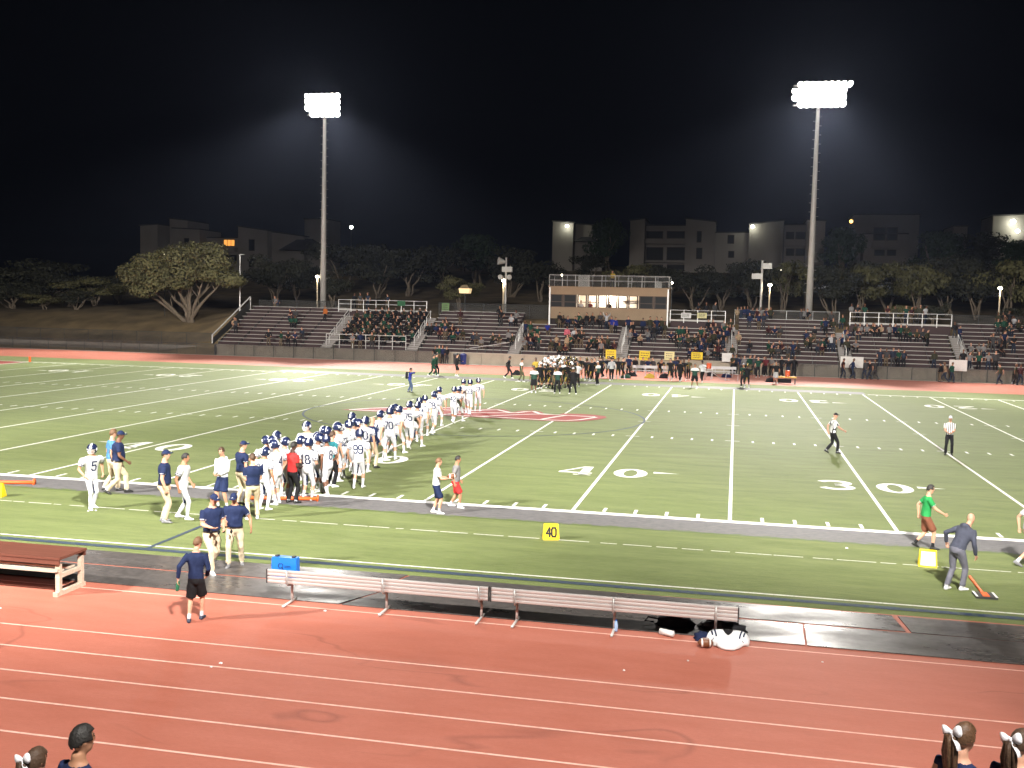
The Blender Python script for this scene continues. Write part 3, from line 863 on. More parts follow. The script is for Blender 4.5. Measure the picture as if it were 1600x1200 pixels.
def wall_lamp(x, y, Y, powr, label, m=M_bulbw, r=0.32, col=(0.95, 1, 0.8)):
    p = atY(x, y, Y - 0.75)
    e = empty('wall_lamp', (p.x, p.y, p.z), label, 'lamp', 'lit lamps on the hill')
    t = MB(); t.ball((0, 0, 0), (r, r * .6, r * .8)); t.build('lit_globe', m, e, smooth=True)
    t = MB(); t.box(-.08, .08, 0.1, 0.745, -.06, .06); t.build('bracket', M_dark, e)
    point((p.x, p.y - 0.45, p.z - 0.2), powr, col, .3)
wall_lamp(886, 353, BY, 120, 'bright lamp on the slanted wall left of the press box')
wall_lamp(1176, 354, BY, 110, 'bright lamp on the slanted tower nearest the right floodlight pole')
wall_lamp(1583, 346, BY, 200, 'upper of two bright lamps on the floodlit corner beyond the right end of the stand', r=.42)
wall_lamp(1590, 361, BY, 120, 'lower of two bright lamps on the floodlit corner beyond the right end of the stand', r=.36)
# free standing little lamps on the hillside, each on its own pole
for (x, y, Y, m_, lab) in [(549, 355, 150, M_bulbw, 'bright white lamp high among the trees right of the left floodlight pole'), (257, 399, 82, M_bulb, 'tiny lamp seen in the crown of the spreading tree'),
                       (878, 430, 92, M_bulb, 'tiny lamp just above the roof railing at the press box left end'), (1050, 442, 92, M_bulb, 'tiny warm lamp just off the press box right end'),
                       (1221, 421, 120, M_bulb, 'tiny warm lamp among trees left of the right floodlight pole'), (1535, 423, 125, M_bulb, 'tiny warm lamp among the trees beyond the long raised platform'),
                       (50, 458, 110, M_bulb, 'tiny lamp low in the dark trees far left of the stand'), (1330, 346, 160, mat('amber_lit_lamp', (1, .6, .2), .4, emit=(1, .5, .12), estr=6), 'small amber lamp on the dark hillside beside the faint flat topped block')]:
    p = atY(x, y, Y)
    bz = terrain(p.x, Y)
    e = empty('garden_lamp', (p.x, Y, bz), lab, 'lamp', 'lit lamps on the hill')
    rr_ = 0.3 if m_ is M_bulbw else 0.13
    if Y > 140: rr_ = max(rr_, .3)
    t = MB(); t.tube([(0, 0, -.2), (0, 0, p.z - bz - rr_ * .7)], .05, N=6); t.build('post', M_dark, e)
    t = MB(); t.ball((0, 0, p.z - bz), rr_); t.build('lit_globe', m_, e, smooth=True)

# ------------------------------------------------------------------ trees
M_bark = mat('grey_bark', (0.16, 0.125, 0.09), 0.9, 0.3, 3, bump=0.5)
M_leaf = mat('olive_foliage', (0.12, 0.112, 0.045), 0.8, 0.35, 0.5)
M_leafd = mat('dark_green_foliage', (0.030, 0.031, 0.017), 0.8, 0.35, 0.3)
M_leafg = mat('deep_green_foliage', (0.03, 0.055, 0.024), 0.8, 0.35, 0.3)
def crown_mesh(rg, clumps, nleaf, size, m):
    b = MB()
    for (c, r) in clumps:
        for _ in range(nleaf):
            v = Vector((rg.gauss(0, 1), rg.gauss(0, 1), rg.gauss(0, 1))).normalized()
            rr_ = (0.45 + 0.6 * rg.random() ** 0.6)
            p = Vector(c) + Vector((v.x * r[0], v.y * r[1], v.z * r[2])) * rr_
            nrm = (v + Vector((rg.uniform(-.7, .7), rg.uniform(-.7, .7), rg.uniform(-.2, .9)))).normalized()
            t1 = nrm.orthogonal().normalized(); t1 = Matrix.Rotation(rg.uniform(0, 6.28), 3, nrm) @ t1; t2 = nrm.cross(t1)
            s_ = size * rg.uniform(.6, 1.3)
            b.quad(p - t1 * s_ - t2 * s_ * .35, p + t1 * s_ * .2 - t2 * s_ * .5, p + t1 * s_ + t2 * s_ * .3, p - t1 * s_ * .2 + t2 * s_ * .5)
    return b.mesh('crown', m)
def limb(b, p0, p1, r0, r1, rg, n=4, wob=.12):
    p0, p1 = Vector(p0), Vector(p1); L_ = (p1 - p0).length
    pts = [p0 + (p1 - p0) * (i / n) + (Vector((rg.uniform(-1, 1), rg.uniform(-1, 1), rg.uniform(-.4, .4))) * L_ * wob if 0 < i < n else Vector()) for i in range(n + 1)]
    b.tube(pts, [r0 + (r1 - r0) * i / n for i in range(n + 1)], N=7)
    return pts
# the big spreading tree
rg = random.Random(11)
tb = atY(300, 500, 80.0)
tz = terrain(tb.x, 80)
e = empty('spreading_tree', (tb.x, 80, tz), 'wide umbrella shaped olive green tree with several pale leaning trunks on the dry bank', 'tree')
clumps_px = [(205, 428, 2.2, 1.3), (232, 412, 2.4, 1.5), (238, 443, 2.4, 1.3), (262, 400, 2.6, 1.4), (283, 398, 2.6, 1.5), (305, 392, 2.5, 1.3), (325, 396, 2.4, 1.4), (340, 412, 2.3, 1.5), (352, 432, 1.9, 1.1), (318, 420, 2.6, 1.5), (290, 428, 2.4, 1.5), (262, 436, 2.2, 1.4), (222, 450, 1.9, 1.0), (280, 446, 2.0, 1.0), (332, 432, 1.8, 1.0), (215, 436, 2.0, 1.2), (250, 420, 2.2, 1.5), (370, 440, 1.2, .7)]
clumps = []
for (x, y, rx_, rz_) in clumps_px:
    for dy in (-2.2, 1.8):
        p = atY(x, y, 80 + dy + rg.uniform(-.8, .8)) - Vector((tb.x, 80, tz))
        clumps.append((p + Vector((rg.uniform(-.5, .5), 0, rg.uniform(-.3, .3))), (rx_ * .8, 1.9, rz_ * .85)))
link('crown', crown_mesh(rg, clumps, 520, .17, M_leaf), e)
b = MB()
for (x, y) in [(232, 450), (258, 452), (276, 450), (296, 440), (318, 445), (345, 448), (335, 425), (215, 455), (270, 430), (305, 420)]:
    tip = atY(x, y - 8, 80 + rg.uniform(-1.5, 1.5)) - Vector((tb.x, 80, tz))
    base = Vector((rg.uniform(-.7, .4), rg.uniform(-.3, .3), -.2))
    pts = limb(b, base, tip, .26, .07, rg, 5, .05)
    for _ in range(3):
        q0 = pts[rg.choice([2, 3, 4])]
        limb(b, q0, q0 + Vector((rg.uniform(-1.5, 1.5), rg.uniform(-1, 1), rg.uniform(.6, 1.8))), .07, .02, rg, 3)
b.build('trunk', M_bark, e, smooth=True)
# background trees: four crown types, placed one by one
variants = []
for vi in range(5):
    rg = random.Random(100 + vi)
    cl = []
    for _ in range(16):
        a = rg.uniform(0, 6.28); r_ = rg.uniform(.1, .62); zz = rg.uniform(.38, .9)
        if vi == 4: r_ *= max(.12, 1.15 - zz) ; 
        cl.append(((r_ * math.cos(a), r_ * math.sin(a), zz), (rg.uniform(.2, .34), rg.uniform(.2, .34), rg.uniform(.09, .15))))
    cm = crown_mesh(rg, cl, 190, .034, [M_leafd, M_leafd, M_leafd, M_leaf, M_leafg][vi])
    b = MB()
    for _ in range(4):
        pts = limb(b, (rg.uniform(-.05, .05), rg.uniform(-.05, .05), -.05), (rg.uniform(-.4, .4), rg.uniform(-.3, .3), rg.uniform(.5, .75)), .028, .010, rg, 5, .06)
        q0 = pts[3]
        limb(b, q0, q0 + Vector((rg.uniform(-.2, .2), rg.uniform(-.2, .2), .2)), .012, .004, rg, 3)
    variants.append((cm, b.mesh('trunk', M_bark, True)))
tree_px = [(15, 412, 150, 105, 0), (60, 405, 170, 112, 1), (110, 420, 130, 100, 2), (150, 432, 110, 95, 3), (185, 425, 90, 104, 0), (20, 440, 100, 96, 2), (118, 452, 60, 86, 1), (70, 458, 70, 88, 3),
           (430, 396, 100, 104, 2), (465, 404, 80, 110, 1), (545, 372, 110, 128, 0), (590, 382, 100, 120, 1), (640, 385, 110, 124, 2), (690, 378, 120, 128, 0), (745, 362, 120, 138, 4), (800, 385, 90, 126, 1), (845, 395, 90, 120, 2),
           (950, 338, 80, 155, 4), (925, 392, 60, 140, 0), (985, 408, 70, 118, 3), (1030, 415, 80, 112, 1), (1085, 418, 80, 110, 0), (1130, 412, 80, 114, 2), (1180, 405, 80, 110, 1), (1225, 402, 80, 112, 3), (1262, 410, 60, 120, 0),
           (1318, 352, 90, 150, 4), (1305, 412, 80, 108, 1), (1345, 408, 90, 112, 3), (1395, 400, 100, 115, 0), (1440, 404, 90, 108, 3), (1485, 398, 100, 112, 1), (1530, 404, 90, 108, 2), (1575, 398, 100, 106, 3), (1610, 404, 100, 112, 0),
           (1470, 358, 110, 150, 4), (1530, 362, 100, 152, 1), (1590, 372, 80, 148, 4), (1460, 470, 40, 90, 2), (1412, 475, 46, 92, 3), (1582, 480, 40, 90, 1), (720, 430, 60, 100, 3), (520, 425, 60, 98, 2)]
tadj = ['rounded dark green', 'loose branching dark', 'broad low dark', 'olive toned open', 'tall narrow deep green']
def near_text(x):
    if x < 200: return 'in the dark left of the spreading tree'
    if x < 500: return 'behind the empty end section'
    if x < 700: return 'behind the band section'
    if x < 860: return 'behind the horn speaker pole'
    if x < 1060: return 'behind the press box'
    if x < 1290: return 'near the right floodlight pole'
    if x < 1500: return 'behind the long raised platform'
    return 'beyond the long raised platform'
for i, (x, yt, wpx, Y, v) in enumerate(tree_px):
    top = atY(x, yt, Y); gz = terrain(top.x, Y)
    wd = wpx / FPX * (Y + 30) / 1.25
    dep_ = 'front' if Y < 100 else 'middle' if Y < 126 else 'rearmost'
    e = empty('tree', (top.x, Y, gz), tadj[v] + ' tree of the ' + dep_ + ' row ' + near_text(x), 'tree', 'trees behind the far stand')
    for nm, me in zip(('crown', 'trunk'), variants[v]):
        o = link(nm, me, e)
        o.scale = (wd, wd * .9, (top.z - gz) / 1.0)
        o.rotation_euler = (0, 0, i * 1.3)
# parked cars on the road behind
def car_mesh():
    b = MB()
    prof_ = [(-2.2, .35), (-2.25, .75), (-1.5, .95), (-.8, 1.42), (.75, 1.45), (1.5, 1.0), (2.2, .85), (2.25, .4)]
    rings = []
    for yy, k in ((-.88, .96), (-.84, 1.0), (.84, 1.0), (.88, .96)):
        rings.append([(x * (1 if abs(yy) < .86 else .985), yy * (1 if z < 1.0 else .84), z * k if z > 1 else z) for x, z in prof_])
    b.loft(rings, 0)
    return b.mesh('body', mat('car_paint', (0.42, 0.42, 0.44), 0.3, metallic=.4), False)
car_me = car_mesh()
wb = MB(); wb.tube([(0, -.1, 0), (0, .1, 0)], .33, N=14); wheel_me = wb.mesh('wheel', M_dark)
gb = MB(); gb.poly([(-1.25, -.80, 1.0), (1.25, -.80, 1.0), (.7, -.755, 1.36), (-.75, -.755, 1.36)]); glass_me = gb.mesh('side_window', M_glassdark)
for i, (x, y, Y, lab) in enumerate([(1298, 462, 140, 'pale parked car just right of the right floodlight pole'), (1385, 460, 142, 'grey parked car in the shade behind the long raised platform'), (1560, 468, 138, 'dark parked car by the lamp post beyond the long raised platform'),
                             (465, 462, 138, 'dim parked car left of the left floodlight pole'), (1178, 465, 130, 'dim parked car behind the box speaker pole')]):
    p = atY(x, y, Y); gz = terrain(p.x, Y)
    e = empty('parked_car', (p.x, Y, gz), lab, 'car', 'cars parked behind the far stand', rz=.15 * (i % 3 - 1))
    link('body', car_me, e); link('side_window', glass_me, e, (0, -.09, 0))
    for wx in (-1.35, 1.4):
        for wy in (-.8, .8):
            link('wheel', wheel_me, e, (wx, wy, .33))
    for wx in (-.7, .7):
        MB().box(2.24, 2.29, wx - .18, wx + .18, .6, .75).build('headlight', mat('headlamp_glass', (.7, .7, .7), .2), e)
# yellow lit canopy behind the horn speaker section
p = atY(727, 452, 96); gz = terrain(p.x, 96)
e = empty('lit_kiosk', (p.x, 96, gz), 'small kiosk with a pale lit hood behind the band and press box sections', 'kiosk')
hz = p.z - gz
t = MB(); t.tube([(0, 0, -.1), (0, 0, hz - .5)], .08, N=6); t.build('post', M_dark, e)
t = MB(); t.loft([[(-.6, -.5, hz - .5), (.6, -.5, hz - .5), (.6, .5, hz - .5), (-.6, .5, hz - .5)], [(-.7, -.6, hz + .1), (.7, -.6, hz + .1), (.7, .6, hz + .1), (-.7, .6, hz + .1)], [(-.3, -.3, hz + .55), (.3, -.3, hz + .55), (.3, .3, hz + .55), (-.3, .3, hz + .55)]], [0, 1])
t.build('lit_hood', [mat('warm_lit_panel', (.8, .6, .35), .5, emit=(1, .72, .38), estr=.9), mat('tan_hood', (.35, .26, .15), .7)], e)

# ------------------------------------------------------------------ people: body builder
# material slots of every body: 0 shirt 1 trousers 2 skin 3 shoes 4 socks 5 stripe 6 dark (eyes) 7 trim
def ik(a, c, l1, l2, hint):
    d = c - a; L_ = d.length
    mx_ = (l1 + l2) * 0.998
    if L_ > mx_:
        c = a + d * (mx_ / L_); d = c - a; L_ = mx_
    t = d / L_
    x = (l1 * l1 - l2 * l2 + L_ * L_) / (2 * L_)
    h = math.sqrt(max(0, l1 * l1 - x * x))
    n = hint - t * hint.dot(t)
    n.normalize()
    return a + t * x + n * h, c
NSEG = 16
def ering(c, ax, ay, rx, ry, p=2.3):
    out = []
    for j in range(NSEG):
        a = 2 * math.pi * j / NSEG
        ca, sa = math.cos(a), math.sin(a)
        k = (abs(ca) ** p + abs(sa) ** p) ** (-1 / p)
        out.append(c + ax * (rx * k * ca) + ay * (ry * k * sa))
    return out
def limb_rings(b, joints, spec, fwd, mis):
    # joints: [p0,p1,p2]; spec: [(u in 0..2, rx, ry, mat)], rings along the bent limb
    rings = []
    p0, p1, p2 = joints
    t1, t2 = (p1 - p0).normalized(), (p2 - p1).normalized()
    for (u, rx, ry) in spec:
        if u <= 1: p = p0 + (p1 - p0) * u
        else: p = p1 + (p2 - p1) * (u - 1)
        k = smooth01((u - 0.85) / 0.3)
        t = (t1 * (1 - k) + t2 * k).normalized()
        y = (fwd - t * fwd.dot(t))
        if y.length < 0.2:
            y = Vector((0, 0, 1)) - t * t.z
        y.normalize(); x = y.cross(t)
        rings.append(ering(p, x, y, rx, ry, 2.0))
    b.loft(rings, mis)
POSES = {
 # right/left foot (x,y,lift), right/left hand rel. shoulder (out, fwd, up), lean, side, head yaw, head pitch
 'stand':   dict(fr=(.12, .02, 0), fl=(.13, -.03, 0), hr=(.09, .06, -.53), hl=(.08, .08, -.52), lean=2, hy=5, hp=0),
 'stand2':  dict(fr=(.17, .08, 0), fl=(.14, -.08, 0), hr=(.10, .14, -.48), hl=(.12, .02, -.53), lean=4, hy=-20, hp=6),
 'wide':    dict(fr=(.22, .02, 0), fl=(.22, -.02, 0), hr=(.14, .03, -.52), hl=(.14, .06, -.51), lean=1, hy=0, hp=4),
 'hips':    dict(fr=(.16, .03, 0), fl=(.15, -.04, 0), hr=(.04, .06, -.38), hl=(.04, .06, -.38), lean=2, hy=15, hp=0),
 'walk':    dict(fr=(.09, .30, .00), fl=(.09, -.32, .05), hr=(.08, -.16, -.47), hl=(.08, .24, -.44), lean=6, hy=0, hp=4),
 'walkb':   dict(fr=(.09, -.28, .05), fl=(.09, .26, .0), hr=(.08, .26, -.42), hl=(.08, -.12, -.48), lean=5, hy=8, hp=6),
 'stroll':  dict(fr=(.10, .15, 0), fl=(.10, -.18, .02), hr=(.09, .0, -.52), hl=(.09, .14, -.48), lean=3, hy=-8, hp=3),
 'belly':   dict(fr=(.13, .04, 0), fl=(.13, -.03, 0), hr=(-.10, .26, -.36), hl=(-.12, .25, -.38), lean=1, hy=0, hp=10),
 'chest':   dict(fr=(.11, .10, 0), fl=(.11, -.10, .0), hr=(-.06, .40, -.22), hl=(-.08, .38, -.24), lean=3, hy=0, hp=2),
 'photo':   dict(fr=(.12, .14, 0), fl=(.12, -.12, 0), hr=(-.07, .30, .12), hl=(-.10, .34, .10), lean=4, hy=0, hp=0),
 'reach':   dict(fr=(.09, .20, .0), fl=(.09, -.24, .05), hr=(.02, .42, -.34), hl=(.10, -.12, -.48), lean=4, hy=0, hp=4),
 'point':   dict(fr=(.11, .05, 0), fl=(.12, -.06, 0), hr=(.10, .02, -.53), hl=(-.02, .50, -.20), lean=2, hy=20, hp=2),
 'lean':    dict(fr=(.10, .10, 0), fl=(.12, -.14, .0), hr=(.06, .06, -.50), hl=(.22, -.12, -.42), lean=34, hy=-10, hp=6),
 'sideways':dict(fr=(.10, .12, 0), fl=(.12, -.12, 0), hr=(.02, .16, -.44), hl=(.16, -.14, -.46), lean=5, hy=30, hp=12),
 'hold1':   dict(fr=(.11, .26, .0), fl=(.10, -.26, .04), hr=(-.06, .30, -.30), hl=(-.02, .24, -.38), lean=4, hy=-10, hp=16),
 'hold2':   dict(fr=(.13, .14, .0), fl=(.15, -.14, .0), hr=(-.04, .28, -.36), hl=(.20, .18, -.44), lean=5, hy=8, hp=22),
 'up':      dict(fr=(.12, .02, 0), fl=(.12, -.02, 0), hr=(.16, .12, .46), hl=(.18, .10, .44), lean=0, hy=0, hp=-6),
 'clap':    dict(fr=(.12, .02, 0), fl=(.12, -.02, 0), hr=(-.12, .34, -.04), hl=(-.12, .34, -.04), lean=0, hy=0, hp=0),
 'sit':     dict(sit=.46, fr=(.13, .46, 0), fl=(.14, .44, 0), hr=(.0, .34, -.36), hl=(.0, .34, -.36), lean=6, hy=5, hp=4),
 'sit2':    dict(sit=.46, fr=(.18, .42, 0), fl=(.18, .40, 0), hr=(-.10, .42, -.14), hl=(-.10, .42, -.14), lean=28, hy=-10, hp=-6),
 'sit3':    dict(sit=.46, fr=(.10, .46, 0), fl=(.10, .40, 0), hr=(-.08, .34, .02), hl=(-.02, .34, -.36), lean=2, hy=25, hp=0),
 'kneel':   dict(sit=.40, fr=(.12, .34, 0), fl=(.12, -.34, 0), hr=(.0, .36, -.34), hl=(.04, .26, -.44), lean=14, hy=0, hp=0, knee=1),
 'bend':    dict(fr=(.15, .08, 0), fl=(.15, -.10, 0), hr=(-.02, .22, -.48), hl=(.0, .24, -.46), lean=48, hy=0, hp=-10),
}
BODY = {}
def body(pose, sleeve='short', legs='long', pads=False, girth=1.0, vox=0.021, fingers=True, skirt=False, hood=False):
    key = (pose, sleeve, legs, pads, girth, vox, fingers, skirt, hood)
    if key in BODY:
        return BODY[key]
    P = POSES[pose]
    b = MB()
    UP = Vector((0, 0, 1)); FW = Vector((0, 1, 0)); RT = Vector((1, 0, 0))
    THIGH, SHIN, ANK = .435, .425, .085
    fr, fl = P['fr'], P['fl']
    if 'sit' in P:
        hz_ = P['sit'] + .10
    else:
        hz_ = 0.955
        for f in (fr, fl):
            dd = math.hypot(f[0] - .09, f[1])
            hz_ = min(hz_, math.sqrt(((THIGH + SHIN) * .992) ** 2 - dd * dd) + ANK + f[2] + .02)
    pel = Vector((0, 0, hz_))
    la = rad(P['lean'])
    T = Matrix.Rotation(-la, 3, 'X')
    tu, tf = T @ UP, T @ FW
    SM, TM, SK, SH, SO, STR, DK, TR = range(8)
    gx = girth; gy = 1 + (girth - 1) * 1.5
    tor = [(-.13, .115, .10), (-.07, .158, .122), (.0, .168, .125), (.05, .165, .122), (.052, .172, .130), (.14, .158, .122), (.24, .162, .122), (.34, .178, .126), (.42, .190, .124), (.48, .196, .112), (.525, .165, .095), (.56, .095, .075), (.585, .062, .062), (.66, .055, .060)]
    if pads:
        tor = [(-.13, .12, .105), (-.07, .165, .13), (.0, .172, .135), (.05, .168, .13), (.052, .170, .132), (.14, .165, .128), (.24, .178, .135), (.34, .205, .150), (.42, .235, .162), (.48, .262, .155), (.525, .225, .135), (.56, .125, .10), (.585, .07, .07), (.66, .06, .065)]
    lowr = -.10 if (legs != 'football' and not skirt) else .05
    rings, mis = [], []
    for i, (h_, rx, ry) in enumerate(tor):
        if h_ < .5:
            kx = gx; ky = gy
        else:
            kx = ky = 1 + (girth - 1) * .4
        bulge = (girth - 1) * .16 if .0 < h_ < .3 else 0
        # spine bends gradually
        k = smooth01((h_ + .1) / .35)
        R_ = Matrix.Rotation(-la * (0.55 + .45 * k), 3, 'X') if 'sit' not in P else T
        c_ = pel + R_ @ Vector((0, bulge, h_))
        rings.append(ering(c_, RT, R_ @ FW, rx * kx, ry * ky))
        mis.append(TM if h_ < .05 - (0.0 if legs in ('football',) else .06) else SM if h_ < .56 else SK)
    if legs == 'khaki':
        mis[2] = DK
    b.loft(rings, mis[:-1] + [SK])
    if hood:
        c_ = pel + T @ Vector((0, -.10, .53))
        b.ball(c_, (.13, .07, .07), SM)
    # head
    nk = pel + T @ Vector((0, .0, .60))
    HR = Matrix.Rotation(rad(-P['hy']), 3, 'Z') @ Matrix.Rotation(-la * .35 - rad(P['hp']), 3, 'X')
    hc = nk + T @ Vector((0, .012, .05)) + HR @ Vector((0, .02, .115))
    hx, hf, hu = HR @ RT, HR @ FW, HR @ UP
    hd = [(-.118, .030, .035, .035), (-.10, .052, .060, .022), (-.065, .066, .082, .008), (-.02, .074, .094, 0), (.03, .077, .098, -.004), (.07, .070, .090, -.008), (.10, .050, .066, -.010), (.118, .022, .03, -.010)]
    b.loft([ering(hc + hu * h_ + hf * oy, hx, hf, rx, ry, 2.1) for h_, rx, ry, oy in hd], SK)
    b.tube([hc + hf * .088 + hu * .028, hc + hf * .112 - hu * .018, hc + hf * .092 - hu * .030], [.010, .016, .010], SK, 8)
    for s_ in (-1, 1):
        b.ball(hc + hx * (s_ * .079) - hf * .008 - hu * .005, (.012, .022, .032), SK)
    info = dict(head=Matrix.Translation(hc) @ HR.to_4x4(), T=T.copy(), pel=pel.copy(), hands=[])
    # legs
    for s_, f in ((1, fr), (-1, fl)):
        hip = pel + (T @ Vector((s_ * .085 * gx, 0, -.045)) if 'sit' in P else Vector((s_ * .085 * gx, 0, -.045)))
        ank = Vector((s_ * f[0], f[1], ANK + f[2]))
        hint = Vector((s_ * .12, 1, .5 if 'sit' in P else .05))
        if P.get('knee') and s_ < 0:
            hint = Vector((0, .4, -1)); ank.z = .10
        kn, ank = ik(hip, ank, THIGH, SHIN, hint)
        if P.get('knee') and s_ < 0:
            kn = Vector((-.12, .10, .07)); ank = Vector((-.12, -.33, .09))
        g_ = gx
        fwd = Vector((s_ * .12, 1, 0)).normalized()
        if legs in ('long', 'khaki'):
            sp = [(-.04, .088 * g_, .10 * g_), (.3, .088 * g_, .096 * g_), (.7, .076, .080), (1.0, .068, .072), (1.35, .066, .070), (1.75, .062, .066), (1.93, .066, .072), (1.94, .045, .05), (2.0, .042, .045)]
            ms = [TM] * 7 + [SO]
        elif legs == 'shorts':
            sp = [(-.04, .090 * g_, .10 * g_), (.3, .100 * g_, .108 * g_), (.7, .104, .110), (.92, .106, .112), (.93, .060, .064), (1.05, .055, .060), (1.3, .056, .064), (1.6, .045, .050), (1.75, .040, .044), (1.76, .044, .047), (2.0, .042, .045)]
            ms = [TM] * 4 + [SK] * 4 + [SO] * 2
        elif legs == 'skirt':
            sp = [(-.04, .09, .10), (.25, .085, .09), (.7, .066, .07), (1.0, .055, .06), (1.3, .054, .062), (1.7, .040, .044), (2.0, .038, .042)]
            ms = [SK] * 5 + [SO]
        else:
            sp = [(-.04, .092 * g_, .102 * g_), (.3, .090 * g_, .098 * g_), (.7, .074, .080), (1.0, .066, .072), (1.12, .064, .070), (1.13, .054, .060), (1.32, .056, .064), (1.48, .052, .058), (1.49, .056, .061), (1.75, .046, .050), (2.0, .043, .047)]
            lat = (0, 1, 15) if s_ > 0 else (7, 8, 9)
            pf = lambda j, lat=lat: STR if j in lat else TM
            ms = [TM, pf, pf, pf, TM, SK, SK, SO, SO, SO]
            if legs == 'football_tights': ms[5] = ms[6] = SO
        limb_rings(b, (hip, kn, ank), sp, fwd, ms)
        # shoe
        td = (kn - ank).normalized()
        ff = Vector((s_ * .18, 1, 0)).normalized()
        pitch = -.45 if (f[2] > .03) else 0
        if P.get('knee') and s_ < 0:
            pitch = -1.2
        Fm = Matrix.Rotation(pitch, 3, 'X')
        ff = Fm @ ff; fu = Fm @ UP; fx = ff.cross(fu)
        base = ank - fu * (ANK - .002)
        R_ = []
        for yy, hw, hh in ((-.075, .026, .045), (-.06, .038, .085), (.0, .043, .105), (.06, .046, .078), (.13, .050, .056), (.18, .040, .042), (.20, .022, .03)):
            R_.append([base + ff * yy + fx * (hw * cx_) + fu * (hh * cz_) for cx_, cz_ in ((-1, 0), (-1.02, .35), (-.8, .8), (-.35, 1), (.35, 1), (.8, .8), (1.02, .35), (1, 0))])
        b.loft(R_, SH)
    if skirt:
        c0 = pel
        b.loft([ering(c0 + UP * .04, RT, FW, .17, .13), ering(c0 - UP * .12, RT, FW, .22, .19), ering(c0 - UP * .28, RT, FW, .27, .24)], TM)
    # arms
    shx = .255 if pads else .185 * (1 + (girth - 1) * .5)
    fingers_todo = []
    for s_, h_ in ((1, P['hr']), (-1, P['hl'])):
        sh = pel + T @ Vector((s_ * shx, -.005, .475))
        out = h_[0]
        tgt = sh + (T @ Vector((s_ * out, h_[1], 0))) + UP * h_[2] if P['lean'] > 20 and 'sit' not in P else sh + T @ Vector((s_ * out, h_[1], h_[2]))
        hint = T @ Vector((s_ * .55, -.8, -.35))
        el, wr = ik(sh, tgt, .295, .265, hint)
        fwd = T @ FW
        k = 1.06 if pads else 1.0
        if sleeve == 'long':
            sp = [(-.12, .07 * k, .075 * k), (.15, .070 * k, .072 * k), (.6, .060, .062), (1.0, .054, .056), (1.5, .048, .05), (1.93, .043, .044), (1.94, .030, .032), (2.0, .028, .032)]
            ms = [SM] * 6 + [SK]
        elif sleeve == 'none':
            sp = [(-.12, .06, .065), (.1, .055, .06), (.6, .045, .048), (1.0, .040, .042), (1.3, .042, .043), (1.9, .028, .031), (2.0, .027, .031)]
            ms = [SM] + [SK] * 5
        else:
            kk = 1.25 if pads else 1.05
            sp = [(-.12, .07 * k, .078 * k), (.15, .072 * kk, .074 * kk), (.42, .070 * kk, .072 * kk), (.5, .070 * kk, .072 * kk), (.58, .070 * kk, .072 * kk), (.64, .070 * kk, .072 * kk), (.645, .048, .050), (1.0, .043, .046), (1.25, .045, .046), (1.9, .029, .032), (2.0, .028, .032)]
            sm = STR if pads else SM
            ms = [SM, SM, sm, SM, TR if not pads else sm, SM, SK, SK, SK, SK]
        limb_rings(b, (sh, el, wr), sp, fwd, ms)
        t = (wr - el).normalized()
        side = Vector((0, 1, 0)) - t * t.y
        if side.length < .2: side = Vector((0, 0, 1)) - t * t.z
        side.normalize(); pn = t.cross(side)
        pa = wr + t * .045
        b.tube([wr - t * .01, wr + t * .03, wr + t * .075, wr + t * .095], [(.022, .028), (.020, .040), (.018, .043), (.012, .036)], SK, 10, ref=pn)
        info['hands'].append(wr + t * .08)
        fingers_todo.append((wr, t, side, pn, s_))
    # continuous surface
    me0 = b.mesh('body_src', [])
    o = bpy.data.objects.new('body_src', me0)
    COL.objects.link(o)
    md = o.modifiers.new('r', 'REMESH'); md.mode = 'VOXEL'; md.voxel_size = vox; md.use_smooth_shade = True
    sm_ = o.modifiers.new('s', 'SMOOTH'); sm_.factor = .45; sm_.iterations = 2
    dg = bpy.context.evaluated_depsgraph_get()
    me = bpy.data.meshes.new_from_object(o.evaluated_get(dg))
    bvh0 = BVHTree.FromPolygons(b.v, b.f)
    V = [v.co.copy() for v in me.vertices]; F = [tuple(p.vertices) for p in me.polygons]
    Mi = []
    for f in F:
        c_ = sum((V[i] for i in f), Vector()) / len(f)
        Mi.append(b.m[bvh0.find_nearest(c_)[2]])
    # cloth folds: push garment vertices in and out along their normals
    nv = [None] * len(V)
    for f, mi_ in zip(F, Mi):
        for i in f:
            nv[i] = mi_ if nv[i] in (None, mi_) else -1
    amp = .011 if vox < .03 else .014
    for i, v in enumerate(me.vertices):
        if nv[i] in (SM, TM):
            q_ = v.co
            n_ = mnoise.noise(Vector((q_.x * 11, q_.y * 11, q_.z * 6 + q_.x * 9))) + .5 * mnoise.noise(Vector((q_.x * 24 + 7, q_.y * 24, q_.z * 15)))
            V[i] = q_ + v.normal * (amp * n_)
    bpy.data.objects.remove(o)
    bpy.data.meshes.remove(me0); bpy.data.meshes.remove(me)
    x_ = MB(); x_.v = [tuple(v) for v in V]; x_.f = list(F); x_.m = Mi
    if fingers:
        for wr, t, side, pn, s_ in fingers_todo:
            inn = -pn if pn.x * s_ > 0 else pn       # curl towards the body
            for k, L_ in enumerate((.068, .078, .074, .058)):
                r0 = wr + t * .085 + side * (.030 - .020 * k)
                r1 = r0 + (t * .85 + inn * .35) * L_ * .55
                r2 = r1 + (t * .55 + inn * .8) * L_ * .5
                x_.tube([r0 - t * .015, r1, r2], [.0098, .0092, .007], SK, 6)
            r0 = wr + t * .03 + side * .034
            x_.tube([r0 - side * .012, r0 + (t * .7 + side * .6) * .038, r0 + (t * .95 + side * .35 + inn * .35) * .066], [.012, .011, .008], SK, 6)
